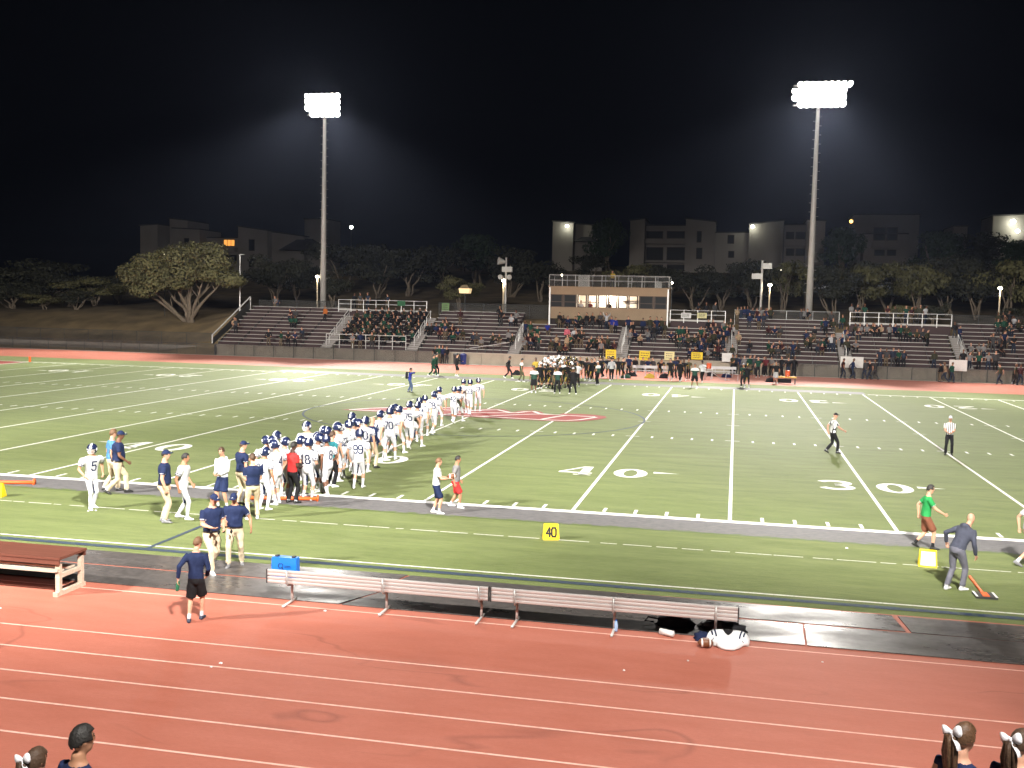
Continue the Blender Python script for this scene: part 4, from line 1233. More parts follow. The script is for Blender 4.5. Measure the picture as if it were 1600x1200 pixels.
        for s_ in (-1, 1):                            # eyes, brows, mouth
            x_.ball(hc + hx * (s_ * .031) + hf * .087 + hu * .018, (.011, .008, .006), DK, 6, 4)
            x_.tube([hc + hx * (s_ * .016) + hf * .093 + hu * .036, hc + hx * (s_ * .048) + hf * .080 + hu * .036], [.005, .004], DK, 5)
        x_.tube([hc - hx * .022 + hf * .088 - hu * .060, hc + hf * .094 - hu * .060, hc + hx * .022 + hf * .088 - hu * .060], [.003, .005, .003], TR if False else DK, 5)
    mesh = x_.mesh('person', [M_conc] * 8, True)
    bvh = BVHTree.FromPolygons([Vector(v) for v in x_.v[:len(V)]], F)
    BODY[key] = (mesh, info, bvh)
    return BODY[key]

# cloth and skin colours
def cloth(name, c, rough=.85):
    return mat(name, c, rough, .13, 6, bump=.7, spec=.2)
C_WHITE = cloth('white_jersey_cloth', (.54, .54, .575)); C_NAVY = cloth('navy_cloth', (.012, .020, .060)); C_KHAKI = cloth('khaki_cloth', (.50, .41, .29))
C_BLACK = cloth('black_cloth', (.012, .012, .014)); C_RED = cloth('red_cloth', (.45, .03, .03)); C_GREY = cloth('grey_cloth', (.17, .165, .165)); C_SLATE = cloth('slate_blue_cloth', (.055, .06, .085))
C_GREEN = cloth('bright_green_cloth', (.02, .22, .06)); C_BROWN = cloth('brown_cloth', (.16, .06, .035)); C_DGREEN = cloth('dark_green_cloth', (.012, .05, .032)); C_BLUE = cloth('royal_blue_cloth', (.02, .03, .22))
C_TEAL = cloth('teal_cloth', (.03, .19, .22)); C_YEL = cloth('gold_cloth', (.42, .30, .05)); C_PINK = cloth('pink_cloth', (.50, .12, .16)); C_LGREY = cloth('light_grey_cloth', (.40, .40, .42)); C_JEAN = cloth('denim_cloth', (.05, .075, .14)); C_TAN = cloth('tan_cloth', (.30, .22, .14)); C_OLIVE = cloth('olive_cloth', (.09, .085, .05)); C_MAROON = cloth('maroon_cloth', (.10, .018, .022)); C_ORANGE = cloth('orange_cloth', (.45, .13, .03)); C_SKYB = cloth('pale_blue_cloth', (.16, .30, .42)); C_PATT = mat('blue_patterned_cloth', (.05, .16, .32), .8, .8, 28)
def skin(name, c): return mat(name, c, .55, .06, 9, spec=.35)
SK_A = skin('light_skin', (.52, .28, .19)); SK_B = skin('tan_skin', (.36, .18, .105)); SK_C = skin('brown_skin', (.15, .070, .042)); SK_D = skin('dark_skin', (.065, .032, .022))
SHOE_W = mat('white_shoe', (.75, .75, .75), .5); SHOE_K = mat('black_shoe', (.015, .015, .015), .5); SHOE_G = mat('grey_shoe', (.16, .16, .17), .6); SHOE_N = mat('navy_shoe', (.03, .04, .07), .6)
DARK = mat('dark_eye', (.02, .015, .012), .4)
HAIR_K = mat('black_hair', (.012, .010, .009), .6, .3, 40, bump=.6); HAIR_B = mat('brown_hair', (.055, .028, .014), .6, .3, 40, bump=.6); HAIR_L = mat('light_brown_hair', (.13, .065, .03), .6, .3, 40, bump=.6)

def ellipsoid_shell(rx, ry, rz, keep, seg=22, rings=16, jit=0, off=0):
    rg_ = random.Random(5)
    b = MB(); idx = {}
    for i in range(rings + 1):
        a = math.pi * i / rings - math.pi / 2
        for j in range(seg):
            t = 2 * math.pi * j / seg
            k = 1 + (rg_.uniform(-jit, jit) if 1 < i < rings - 1 else 0)
            p = (rx * k * math.cos(a) * math.sin(t), ry * k * math.cos(a) * math.cos(t), rz * k * math.sin(a) + off)
            idx[i, j] = len(b.v); b.v.append(p)
    for i in range(rings):
        for j in range(seg):
            f = (idx[i, (j + 1) % seg], idx[i, j], idx[i + 1, j], idx[i + 1, (j + 1) % seg])
            c_ = sum((Vector(b.v[q]) for q in f), Vector()) / 4
            k = keep(c_)
            if k is not None:
                b.f.append(f); b.m.append(k)
    return b
def MBcopy(b):
    c_ = MB(); c_.v, c_.f, c_.m = list(b.v), list(b.f), list(b.m); return c_
def tidy(b, name, mats, thick=0):
    me = b.mesh(name, mats, True)
    bm = bmesh.new(); bm.from_mesh(me)
    bmesh.ops.delete(bm, geom=[v for v in bm.verts if not v.link_faces], context='VERTS')
    bmesh.ops.remove_doubles(bm, verts=bm.verts, dist=1e-4)
    bmesh.ops.recalc_face_normals(bm, faces=bm.faces)
    if thick:
        bmesh.ops.solidify(bm, geom=bm.faces[:], thickness=thick)
    bm.to_mesh(me); bm.free()
    return me
short_b = ellipsoid_shell(.085, .113, .134, lambda c: 0 if ((c.y < .05 and c.z > -.005 + .55 * min(0, c.y + .02)) or c.z > .066) else None, 30, 22, jit=.022)
HAIRS = {n: tidy(short_b, 'hair', [m_], -.005) for n, m_ in (('k', HAIR_K), ('b', HAIR_B), ('l', HAIR_L))}
lg = ellipsoid_shell(.089, .122, .140, lambda c: 0 if ((c.y < .045 and c.z > -.02 + .5 * min(0, c.y + .03)) or c.z > .066) else None, 30, 22, jit=.02)
for k_ in range(14):
    a_ = k_ * 2.4; q_ = .012 + .030 * (k_ % 5) / 4
    lg.tube([(q_ * math.cos(a_) * .5, -.115, .055), (q_ * math.cos(a_) * 1.1, -.165 + q_ * math.sin(a_), .03), (q_ * math.cos(a_) * 1.6, -.165 + q_ * math.sin(a_), -.12), (q_ * math.cos(a_) * 1.3, -.145 + q_ * math.sin(a_), -.26 - .008 * (k_ % 7)), (q_ * math.cos(a_) * .6, -.14, -.34 - .012 * (k_ % 5))], [.014, .020, .021, .016, .004], 0, 6)
HAIRS['long'] = tidy(MBcopy(lg), 'hair', [HAIR_B], 0); HAIRS['longl'] = tidy(MBcopy(lg), 'hair', [mat('chestnut_hair', (.085, .042, .02), .5, .35, 40, bump=.6)], 0)
capb = ellipsoid_shell(.089, .112, .128, lambda c: 0 if c.z > .028 else None)
capb.loft([[(x_ * .085, .095 + .085 * math.sqrt(max(0, 1 - (x_ * .98) ** 2)) * k, zz + .012 * (1 - x_ * x_)) for x_, k in [(-1 + 2 * q / 8, 1) for q in range(9)] + [(1 - 2 * q / 8, 0) for q in range(9)]] for zz in (.030, .042)], 0)
def cap_mesh(m_): return tidy(MBcopy(capb), 'cap', [m_], 0)
CAPS = {'navy': cap_mesh(C_NAVY), 'white': cap_mesh(C_WHITE), 'black': cap_mesh(C_BLACK)}
logo_b = MB(); logo_b.tube([(-.016, .124, .075), (0, .128, .085), (.016, .124, .068)], .007, 0, 5); CAPLOGO = logo_b.mesh('cap_logo', C_WHITE)
def helmet_mesh(name, shell, stripe):
    def keep(c):
        if c.z < -.085 or (c.y > .055 and c.z < .035): return None
        if abs(c.x) < .022 and c.z > -.02: return 1
        if abs(c.x) > .085 and -.02 < c.y < .035 and c.z > -.02 and c.z < .055: return 1
        return 0
    return tidy(ellipsoid_shell(.128, .150, .145, keep, 30, 20, off=.012), name, [shell, stripe], -.014)
M_hn = mat('navy_helmet_gloss', (.012, .018, .055), .18, spec=.6); M_hw = mat('white_helmet_gloss', (.78, .78, .80), .2, spec=.6); M_hb = mat('black_helmet_gloss', (.012, .012, .013), .2, spec=.6); M_hg = mat('gold_helmet', (.45, .33, .08), .3, metallic=.4)
HELM = {'navy': helmet_mesh('helmet', M_hn, M_hw), 'white': helmet_mesh('helmet', M_hw, M_hb), 'black': helmet_mesh('helmet', M_hb, M_hg)}
fm = MB()
for zz, w_ in ((.02, .10), (-.03, .105), (-.075, .085)):
    fm.tube([(w_ * math.sin(rad(a)), .075 + .105 * math.cos(rad(a)) * (1 if zz > -.05 else .95), zz) for a in range(-90, 91, 20)], .0065, 0, 5)
for s_ in (-.03, .03):
    fm.tube([(s_, .178, .02), (s_, .176, -.03), (s_, .172, -.075)], .0065, 0, 5)
MASK = {'navy': fm.mesh('facemask', M_hw), 'white': fm.mesh('facemask', M_hb), 'black': fm.mesh('facemask', M_hb)}
# varsity digits as strokes on a 0..1 box
DIG = {'0': [[(.2, 0), (.8, 0), (1, .2), (1, .8), (.8, 1), (.2, 1), (0, .8), (0, .2), (.2, 0)]], '1': [[(.15, .82), (.5, 1), (.5, 0)], [(.15, 0), (.85, 0)]],
       '2': [[(0, .75), (.2, 1), (.8, 1), (1, .8), (1, .6), (0, .12), (0, 0), (1, 0)]], '3': [[(0, .85), (.2, 1), (.8, 1), (1, .82), (1, .65), (.75, .52), (.4, .52)], [(.75, .52), (1, .4), (1, .18), (.8, 0), (.2, 0), (0, .15)]],
       '4': [[(.75, 0), (.75, 1), (0, .35), (1, .35)]], '5': [[(1, 1), (.05, 1), (.05, .55), (.75, .6), (1, .42), (1, .18), (.8, 0), (.2, 0), (0, .15)]],
       '6': [[(1, .85), (.8, 1), (.2, 1), (0, .8), (0, .2), (.2, 0), (.8, 0), (1, .2), (1, .4), (.8, .55), (.05, .55)]], '7': [[(0, 1), (1, 1), (.4, 0)]],
       '8': [[(.25, .53), (.05, .68), (.05, .85), (.22, 1), (.78, 1), (.95, .85), (.95, .68), (.75, .53), (.25, .53), (0, .38), (0, .15), (.2, 0), (.8, 0), (1, .15), (1, .38), (.75, .53)]],
       '9': [[(.95, .48), (.2, .45), (0, .6), (0, .8), (.2, 1), (.8, 1), (1, .8), (1, .2), (.8, 0), (.2, 0), (0, .15)]]}
NUMS = {}
def number_mesh(key, txt, front=False, h=.25, zc=.30):
    k = (key, txt, front)
    if k in NUMS:
        return NUMS[k]
    mesh_, info, bvh = BODY[key]
    T, pel = info['T'], info['pel']
    b = MB(); sgn = 1 if front else -1
    w_ = h * .48; gap = h * .16; tot = len(txt) * w_ + (len(txt) - 1) * gap; th = h * .15
    def prj(u, v):
        # u to the viewer's right, v up; viewer stands behind (front=False) or before the player
        x_ = u * (1 if not front else -1)
        o_ = pel + T @ Vector((x_, sgn * .6, zc + v)); d_ = T @ Vector((0, -sgn, 0))
        hit = bvh.ray_cast(o_, d_)
        return (hit[0] - d_ * .008) if hit[0] is not None else o_ + d_ * .45
    for ci, ch in enumerate(txt):
        x0 = -tot / 2 + ci * (w_ + gap)
        for pl in DIG[ch]:
            pts = [Vector((x0 + p_[0] * w_, (p_[1] - .5) * h)) for p_ in pl]
            for p_, q_ in zip(pts, pts[1:]):
                t = (q_ - p_).normalized(); n_ = Vector((-t.y, t.x)) * th / 2
                p2, q2 = p_ - t * th * .4, q_ + t * th * .4
                ns = max(1, int((q2 - p2).length / .05))
                for s_ in range(ns):
                    a_, c_ = p2 + (q2 - p2) * (s_ / ns), p2 + (q2 - p2) * ((s_ + 1) / ns)
                    b.quad(*[prj(*v_) for v_ in (a_ - n_, c_ - n_, c_ + n_, a_ + n_)])
    NUMS[k] = b.mesh('jersey_number', C_NAVY)
    return NUMS[k]

NPEOPLE = [0]
TURN = random.Random(9)
MASS = [None]          # while this holds a list, figures go into one uncountable mass instead of single objects
def flush_mass(name, label):
    ents, MASS[0] = MASS[0], None
    mats_, b = [], MB()
    for me, M_, ml in ents:
        ix = []
        for m_ in ml:
            if m_ not in mats_: mats_.append(m_)
            ix.append(mats_.index(m_))
        n = len(b.v)
        b.v += [tuple(M_ @ v.co) for v in me.vertices]
        for p_ in me.polygons:
            b.f.append(tuple(n + i for i in p_.vertices)); b.m.append(ix[p_.material_index])
    o = b.build(name, mats_, None, True)
    return tag(o, label, None, None, 'stuff')
def person(pos, yaw, hgt, pose, label, shirt, pants, skin_=SK_A, shoes=SHOE_W, socks=None, stripe=None, trim=None, sleeve='short', legs='long', pads=False, girth=1.0,
           hair='b', cap=None, helmet=None, number=None, fnumber=None, vox=.021, fingers=True, group=None, skirt=False, hood=False, cat='person'):
    me, info, bvh = body(pose, sleeve, legs, pads, girth, vox, fingers, skirt, hood)
    if MASS[0] is not None:
        M_ = Matrix.Translation(pos) @ Matrix.Rotation(rad(yaw), 4, 'Z') @ Matrix.Diagonal((hgt / 1.8, hgt / 1.8, hgt / 1.8, 1))
        MASS[0].append((me, M_, [shirt, pants, skin_, shoes, socks or C_WHITE, stripe or shirt, DARK, trim or shirt]))
        hd_ = CAPS[cap] if cap else HAIRS[hair] if hair else None
        if hd_: MASS[0].append((hd_, M_ @ info['head'], [hd_.materials[0]]))
        return None
    key = (pose, sleeve, legs, pads, girth, vox, fingers, skirt, hood)
    o = link('person', me)
    sc = hgt / 1.80
    o.location = pos
    o.rotation_euler = (0, 0, rad(yaw))
    o.scale = (sc, sc, sc)
    ml = [shirt, pants, skin_, shoes, socks or C_WHITE, stripe or shirt, DARK, trim or shirt]
    for i, m_ in enumerate(ml):
        o.material_slots[i].link = 'OBJECT'
        o.material_slots[i].material = m_
    tag(o, label, cat, group)
    def att(name, data, parent=o, M=info['head']):
        c_ = link(name, data, parent); c_.matrix_local = M; return c_
    if helmet:
        hm = att('helmet', HELM[helmet], M=info['head'] @ Matrix.Rotation(rad(TURN.uniform(-24, 24)), 4, 'Z') @ Matrix.Rotation(rad(TURN.uniform(-10, 8)), 4, 'X')); att('facemask', MASK[helmet], hm, Matrix())
    elif cap:
        cp = att('cap', CAPS[cap]); 
        if cap == 'navy': att('cap_logo', CAPLOGO, cp, Matrix())
        if hair: att('hair', HAIRS[hair], M=info['head'] @ Matrix.Diagonal((.97, .97, .80, 1)))
    elif hair:
        att('hair', HAIRS[hair])
    if number: att('jersey_number', number_mesh(key, number), M=Matrix())
    if fnumber: att('jersey_number', number_mesh(key, fnumber, True), M=Matrix())
    NPEOPLE[0] += 1
    return o

# ------------------------------------------------------------------ the visiting team in white
GP = 'players in white and navy'
def player(px_, py_, yaw, pose, num, hgt=1.86, skin_=SK_A, label=None, front=False, helm='navy', legs='football', girth=1.0, **kw):
    lab = label or ('player in white, back number %s, %s' % (num, PL_TXT.get(num, 'in the huddle')))
    return person(G(px_, py_), yaw + TURN.uniform(-9, 9), hgt * TURN.uniform(.97, 1.02), pose, lab, C_WHITE, C_WHITE, skin_, kw.pop('shoes', SHOE_W), C_WHITE, C_NAVY, C_NAVY, legs=legs, pads=True, girth=girth,
                  helmet=helm, hair=kw.pop('hair', None), number=None if front else num, fnumber=num if front else None, group=GP, **kw)
PL_TXT = {'31': 'beside the bearded coach', '62': 'behind the player beside the bearded coach', '14': 'hands on hips at the back of the huddle', '33': 'turned toward the bearded coach', '22': 'half hidden by number 18', '18': 'nearest the white sideline with hands joined',
 '21': 'brown skinned, angled toward the brown-armed player', '60': 'hands on hips behind number 21', '11': 'behind the person in teal', '74': 'heavy set, beside the person in teal', '52': 'turned inward next to number 55', '66': 'at the field side of number 55', '12': 'between numbers 66 and 55', '55': 'heavy set, left of number 99',
 '3': 'hands on hips behind number 99', '99': 'dark towel at the waist, strolling', '40': 'just beyond number 99', '54': 'striding beside the bald coach', '70': 'biggest, feet wide on the painted zero', '13': 'strolling just ahead of number 70', '28': 'walking just ahead of number 70', '72': 'walking right of number 70',
 '75': 'big, walking in the middle of the line', '78': 'walking beside number 75', '69': 'walking behind number 88', '88': 'walking in the thinning line', '30': 'strolling ahead of number 88', '42': 'before the emblem with another close beside', '23': 'brown skinned, close beside number 42', '56': 'walking across the emblem behind the leaders', '53': 'leading across the emblem beside the strolling one', '57': 'strolling at the very front of the line', '34': 'strolling between numbers 75 and 69', '44': 'behind the man in the red shirt', '81': 'brown skinned, facing the others'}
rp = random.Random(21)
player(143, 795, -118, 'sideways', '5', 1.84, label='helmeted player number 5 standing alone by the grey strip, arms loose', front=True, legs='football_tights')
player(286, 811, -70, 'stroll', '24', 1.80, label='bareheaded dark haired player in white walking beside a navy polo coach', helm=None, hair='k', skin_=SK_B, legs='football_tights')
player(412, 797, -25, 'stand', '31', 1.80, skin_=SK_B, legs='football_tights')
player(417, 777, 40, 'stand2', '62', 1.84)
player(431, 768, 10, 'hips', '14', 1.88)
player(428, 781, 60, 'stand', '33', 1.84)
player(433, 788, 75, 'stand2', '4', 1.85, label='player turned side-on beside the man in the red shirt', legs='football')
player(480, 752, 172, 'wide', '77', 1.94, label='big helmeted player number 77 facing the huddle from the field side', front=True, girth=1.15)
player(467, 775, -12, 'stand', '22', 1.84, skin_=SK_B)
player(480, 782, -4, 'belly', '18', 1.80)
player(494, 768, -50, 'stand2', '21', 1.80, skin_=SK_C)
player(503, 757, -20, 'hips', '60', 1.90)
player(512, 774, 65, 'sideways', '8', 1.80, skin_=SK_C, label='brown-armed player in navy helmet looking down, at the edge of the huddle')
player(511, 757, 25, 'stand', '11', 1.84)
player(524, 752, -40, 'stand', '74', 1.88, girth=1.1)
player(533, 748, 50, 'stand2', '52', 1.86)
player(549, 731, 20, 'stand', '66', 1.90)
player(553, 737, -15, 'stand', '12', 1.86)
player(543, 744, -8, 'stand2', '55', 1.92, girth=1.15)
player(557, 742, -40, 'hips', '3', 1.88)
player(560, 763, 3, 'stroll', '99', 1.86)
player(569, 738, 0, 'stand', '40', 1.88)
player(590, 721, -28, 'walk', '54', 1.88)
player(608, 718, 0, 'wide', '70', 1.95, girth=1.18)
player(611, 708, 10, 'stroll', '13', 1.88)
player(614, 705, -10, 'walkb', '28', 1.86)
player(620, 709, -30, 'walk', '72', 1.90, girth=1.1)
player(638, 701, 0, 'walkb', '75', 1.95, girth=1.18)
player(649, 699, -20, 'walk', '78', 1.90)
player(662, 682, 0, 'walk', '69', 1.88, girth=1.1)
player(676, 678, -5, 'walkb', '88', 1.90)
player(685, 666, -12, 'stroll', '30', 1.86)
player(708, 661, 5, 'walkb', '42', 1.82, skin_=SK_B)
player(715, 659, -20, 'walk', '23', 1.82, skin_=SK_C)
player(722, 646, -8, 'walk', '56', 1.86)
player(733, 648, 4, 'walkb', '53', 1.86)
player(746, 643, -6, 'stroll', '57', 1.84)
player(655, 690, 15, 'stroll', '34', 1.86)
player(443, 777, -35, 'stand', '44', 1.82)
player(500, 764, 120, 'stand2', '81', 1.82, front=True, skin_=SK_C)
# dark towel tucked in the back of number 99's trousers
# ------------------------------------------------------------------ coaches and others near the huddle
COACH = dict(shirt=C_NAVY, pants=C_KHAKI, stripe=C_NAVY, trim=C_WHITE, girth=1.15, legs='khaki')
person(G(183, 771), -55, 1.94, 'walkb', 'large coach in navy polo, cap and khaki trousers walking onto the grey strip', skin_=SK_C, shoes=SHOE_K, cap='navy', hair='k', shirt=C_NAVY, pants=C_KHAKI, girth=1.25, legs='khaki')
person(G(174, 767), -40, 1.90, 'stroll', 'person in a blue patterned shirt half hidden behind the large walking coach', C_PATT, C_KHAKI, SK_A, SHOE_K, hair='l')
person(G(256, 816), -62, 1.93, 'stand', 'coach in navy polo, cap and khakis standing side-on beside the bareheaded player', skin_=SK_A, shoes=SHOE_G, cap='navy', hair='k', **COACH)
person(G(348, 794), 172, 1.75, 'belly', 'young man in white hoodie and navy shorts with hands together', C_WHITE, C_NAVY, SK_A, SHOE_K, sleeve='long', legs='shorts', hair='b', hood=True)
person(G(377, 789), -30, 1.86, 'point', 'coach in navy polo and cap standing behind the bearded coach', skin_=SK_A, shoes=SHOE_K, cap='navy', hair='b', **COACH)
person(G(395, 812), 38, 1.79, 'belly', 'bearded brown haired coach in navy polo, khakis and white shoes, back turned', skin_=SK_A, shoes=SHOE_W, hair='b', **COACH)
person(G(330, 893), -125, 1.78, 'hold1', 'coach in navy polo and cap stepping off the mat, headset in hand', skin_=SK_A, shoes=SHOE_W, cap='navy', hair='b', **COACH)
person(G(367, 884), -160, 1.70, 'hold2', 'bearded coach in navy polo and cap holding a headset at his waist', skin_=SK_B, shoes=SHOE_G, cap='navy', hair='k', **COACH)
person(G(456, 786), -25, 1.80, 'belly', 'man in red shirt and black trousers with his arms folded in the huddle', C_RED, C_BLACK, SK_D, SHOE_K, hair='k')
person(G(517, 761), -30, 1.78, 'stand', 'brown haired person in teal shirt among the white uniforms', C_TEAL, C_BLACK, SK_A, SHOE_W, hair='b')
person(G(579, 731), -30, 1.82, 'stand2', 'bald coach in navy jacket and khaki trousers behind number 99', C_NAVY, C_KHAKI, SK_A, SHOE_K, sleeve='long', hair=None, girth=1.2)
boy = person(G(306, 970), 18, 1.56, 'sideways', 'boy in navy jacket and black shorts standing on the red track', C_NAVY, C_BLACK, SK_A, SHOE_N, C_WHITE, C_WHITE, sleeve='long', legs='shorts', hair='l', vox=.018)
b1 = person(G(681, 802), -75, 1.58, 'chest', 'boy in white T-shirt and navy shorts holding a football', C_WHITE, C_NAVY, SK_A, SHOE_W, legs='shorts', hair='l')
b2 = person(G(711, 793), -80, 1.53, 'stroll', 'boy in grey T-shirt and red shorts walking beside the boy with the football', C_GREY, C_RED, SK_B, SHOE_W, legs='shorts', hair='k', girth=1.1)
person(G(1444, 857), -85, 1.66, 'reach', 'young man in bright green T-shirt and brown shorts walking along the grey strip', C_GREEN, C_BROWN, SK_A, SHOE_K, C_BLACK, legs='shorts', hair='k', trim=C_WHITE)
person(G(1492, 922), -48, 1.78, 'lean', 'bald man in slate hoodie and grey trousers bending beside the yellow marker', C_SLATE, cloth('grey_trouser_cloth', (.13, .13, .16)), SK_A, SHOE_W, sleeve='long', hair=None, hood=True, girth=1.05)
person(G(1604, 884), -80, 1.75, 'walkb', 'person in pale shirt and shorts walking out past the yellow marker', C_LGREY, C_TAN, SK_A, SHOE_G, legs='shorts', hair='b')
M_stripes = bpy.data.materials.new('referee_stripes'); M_stripes.use_nodes = True
nt, bb = nodes_of(M_stripes)
tc = nt.nodes.new('ShaderNodeTexCoord'); sx = nt.nodes.new('ShaderNodeSeparateXYZ'); nt.links.new(tc.outputs['Object'], sx.inputs[0])
fr_ = math_n(nt, 'FRACT', math_n(nt, 'MULTIPLY', math_n(nt, 'ADD', sx.outputs[0], 5.0), 13.0))
nt.links.new(mixc(nt, math_n(nt, 'GREATER_THAN', fr_, .5), (.78, .78, .78), (.012, .012, .014)), bb.inputs['Base Color']); bb.inputs['Roughness'].default_value = .8
person(G(1300, 708), -75, 1.72, 'reach', 'referee in striped shirt and black cap walking with a hand raised', M_stripes, C_BLACK, SK_A, SHOE_K, cap='black', hair=None, trim=C_WHITE)
person(G(1482, 711), 170, 1.68, 'belly', 'referee in striped shirt and white cap looking down at his hands', M_stripes, C_BLACK, SK_A, SHOE_K, cap='white', hair=None)
ph = person(G(640, 613), -75, 1.60, 'photo', 'photographer in blue jacket with a black backpack out on the field', C_BLUE, C_JEAN, SK_B, SHOE_K, sleeve='long', hair='k')

# ------------------------------------------------------------------ spectators close to the camera, on the near stand
def depth(x, y, d): return CAM + ray(x, y) * d
hm = depth(119, 1165, 8.9)
zdk = hm.z - 1.66
person((hm.x, hm.y, zdk), -28, 1.78, 'stand', 'dark haired man in navy shirt on the near stand, seen from behind', C_NAVY, C_JEAN, SK_B, SHOE_K, hair='k', vox=.016)
BOWS = []
for (x, y, dd, yw, lab, hh) in ((50, 1198, 8.9, -10, 'dark haired girl with a white hair bow beside the man in navy', 1.62), (1500, 1160, 9.3, -48, 'chestnut haired girl in navy uniform with white bow on the near walkway', 1.68), (1590, 1170, 9.3, -42, 'darker haired girl in navy uniform with white bow beside the chestnut haired one', 1.66)):
    p = depth(x, y, dd)
    o = person((p.x, p.y, zdk), yw, (p.z - zdk) / 1.66 * 1.78, 'stand', lab, C_NAVY, C_NAVY, SK_A, SHOE_W, sleeve='none', legs='skirt', skirt=True, hair='longl' if x == 1500 else 'long', vox=.018)
    bb_ = MB()
    for s_ in (-1, 1):
        R_ = []
        for u, hz_, dy_ in ((.005, .014, .010), (.03, .030, .022), (.06, .046, .030), (.085, .050, .026), (.102, .040, .012)):
            R_.append([(s_ * u, dy_ * math.cos(2 * math.pi * j / 10), (hz_ + .006 * math.sin(3 * j)) * math.sin(2 * math.pi * j / 10) + .15 * u) for j in range(10)])
        bb_.loft(R_, 0)
        bb_.tube([(0, 0, 0), (s_ * .025, -.020, -.05), (s_ * .05, -.016, -.10), (s_ * .06, -.02, -.15)], [(.005, .012), (.005, .022), (.005, .028), (.004, .030)], 0, 6)
    bb_.ball((0, -.01, 0), (.020, .022, .022), 0)
    me_ = bb_.mesh('hair_bow', mat('white_satin', (.82, .80, .84), .35), True)
    head = [k_ for k_ in BODY.values() if k_[0] == o.data][0][1]['head']
    c_ = link('hair_bow', me_, o); c_.matrix_local = head @ Matrix.Translation((0, -.155, .065)) @ Matrix.Rotation(rad(-18), 4, 'Y')
ns = struct(MB().box(-14, 12, -25.4, -20.9, zdk - .16, zdk).build('near_walkway', M_deck))
e = empty('near_stand', (0, -26.0, 0), 'aluminium bench rows of the near stand behind the walkway', 'bleachers')
for i in range(9):
    MB().box(-13, 12, -.15 - i * .8, .15 - i * .8, zdk + .42 + i * .36 - .06, zdk + .42 + i * .36).build('seat', M_seat, e)
    MB().box(-13, 12, .18 - i * .8, .56 - i * .8, zdk + i * .36 - .06, zdk + i * .36 - .005).build('footboard', M_deck, e)
for x in (-12, -6, 0, 6, 11):
    t = MB(); t.poly([(x, .2, zdk - .1), (x, -6.6, zdk + 2.85), (x, -6.6, -.05), (x, .2, -.05)]); t.build('support_frame', M_dark, e)
for x in (-13, -6.5, 0, 6, 11.5):
    struct(MB().box(x - .1, x + .1, -21.3, -21.1, -.05, zdk - .165).build('walkway_post', M_galv))

# ------------------------------------------------------------------ home team and staff on the far sideline
FV = dict(vox=.034, fingers=False)
def far(px_, py_, yaw, pose, label, shirt, pants, hgt=1.8, **kw):
    kw.setdefault('skin_', rp.choice([SK_A, SK_B, SK_C])); kw.setdefault('hair', 'k')
    return person(G(px_, py_), yaw, hgt, pose, label, shirt, pants, **FV, **kw)
C_HALF = cloth('white_yoke_cloth', (.74, .74, .76))
GC = 'home coaches in white and green'
M_wg = bpy.data.materials.new('white_over_green_shirt'); M_wg.use_nodes = True
nt, bb = nodes_of(M_wg); tc = nt.nodes.new('ShaderNodeTexCoord'); sx = nt.nodes.new('ShaderNodeSeparateXYZ'); nt.links.new(tc.outputs['Object'], sx.inputs[0])
nt.links.new(mixc(nt, math_n(nt, 'GREATER_THAN', sx.outputs[2], 1.29), (.012, .05, .035), (.74, .74, .76)), bb.inputs['Base Color']); bb.inputs['Roughness'].default_value = .85
far(834, 614, 175, 'stand', 'coach in white and green shirt and dark shorts before the dark-uniformed huddle', M_wg, C_BLACK, legs='shorts', group=GC, skin_=SK_C, girth=1.15)
far(814, 597, -60, 'stroll', 'coach in white and green shirt with grey trousers at the side of the dark-uniformed huddle', M_wg, C_OLIVE, group=GC)
far(871, 615, 178, 'stand2', 'slim coach in white and green shirt and black trousers before the dark-uniformed huddle', M_wg, C_BLACK, group=GC)
far(882, 604, 172, 'wide', 'broad coach in white and green shirt and shorts behind the slim one', M_wg, C_DGREEN, legs='shorts', group=GC, girth=1.25, hgt=1.9)
far(895, 616, 175, 'wide', 'person in black hooded sweatshirt and white cap before the dark-uniformed huddle', C_BLACK, C_BLACK, sleeve='long', cap='white', hair=None, hood=True, girth=1.15)
far(902, 604, 170, 'stand', 'coach in white shirt half hidden behind the hooded person', C_WHITE, C_BLACK, group=GC)
far(934, 602, 60, 'belly', 'coach in white cap and green shirt standing apart on the far sideline', M_wg, C_BLACK, cap='white', hair=None)
far(955, 595, 10, 'stroll', 'man in long white sweatshirt walking away on the far track', C_LGREY, C_BLACK, sleeve='long', hgt=1.85)
far(923, 595, 200, 'walk', 'staff member in black walking past the man in the white sweatshirt', C_BLACK, C_BLACK, sleeve='long')
far(942, 591, 150, 'walkb', 'staff member in dark navy jacket behind the coach in white cap', C_NAVY, C_BLACK, sleeve='long')
far(917, 594, 190, 'stand', 'staff member in maroon and black at the edge of the far track', C_MAROON, C_BLACK, sleeve='long')
far(794, 591, -80, 'walk', 'person in black with red backpack strap walking along the far track', C_BLACK, C_BLACK, sleeve='long', trim=C_RED)
far(837, 594, 180, 'walkb', 'player in gold practice jersey joining the dark-uniformed huddle', C_YEL, C_BLACK, sleeve='short')
far(676, 588, -60, 'walk', 'person in long dark green coat strolling on the far sideline', C_DGREEN, C_DGREEN, sleeve='long')
far(681, 587, -50, 'stroll', 'companion in dark green walking with the person in the long coat', C_DGREEN, C_BLACK, sleeve='long')
far(713, 588, -70, 'point', 'person in black jacket and shorts on the far sideline, bare legs', C_BLACK, C_BLACK, sleeve='long', legs='shorts', skin_=SK_A)
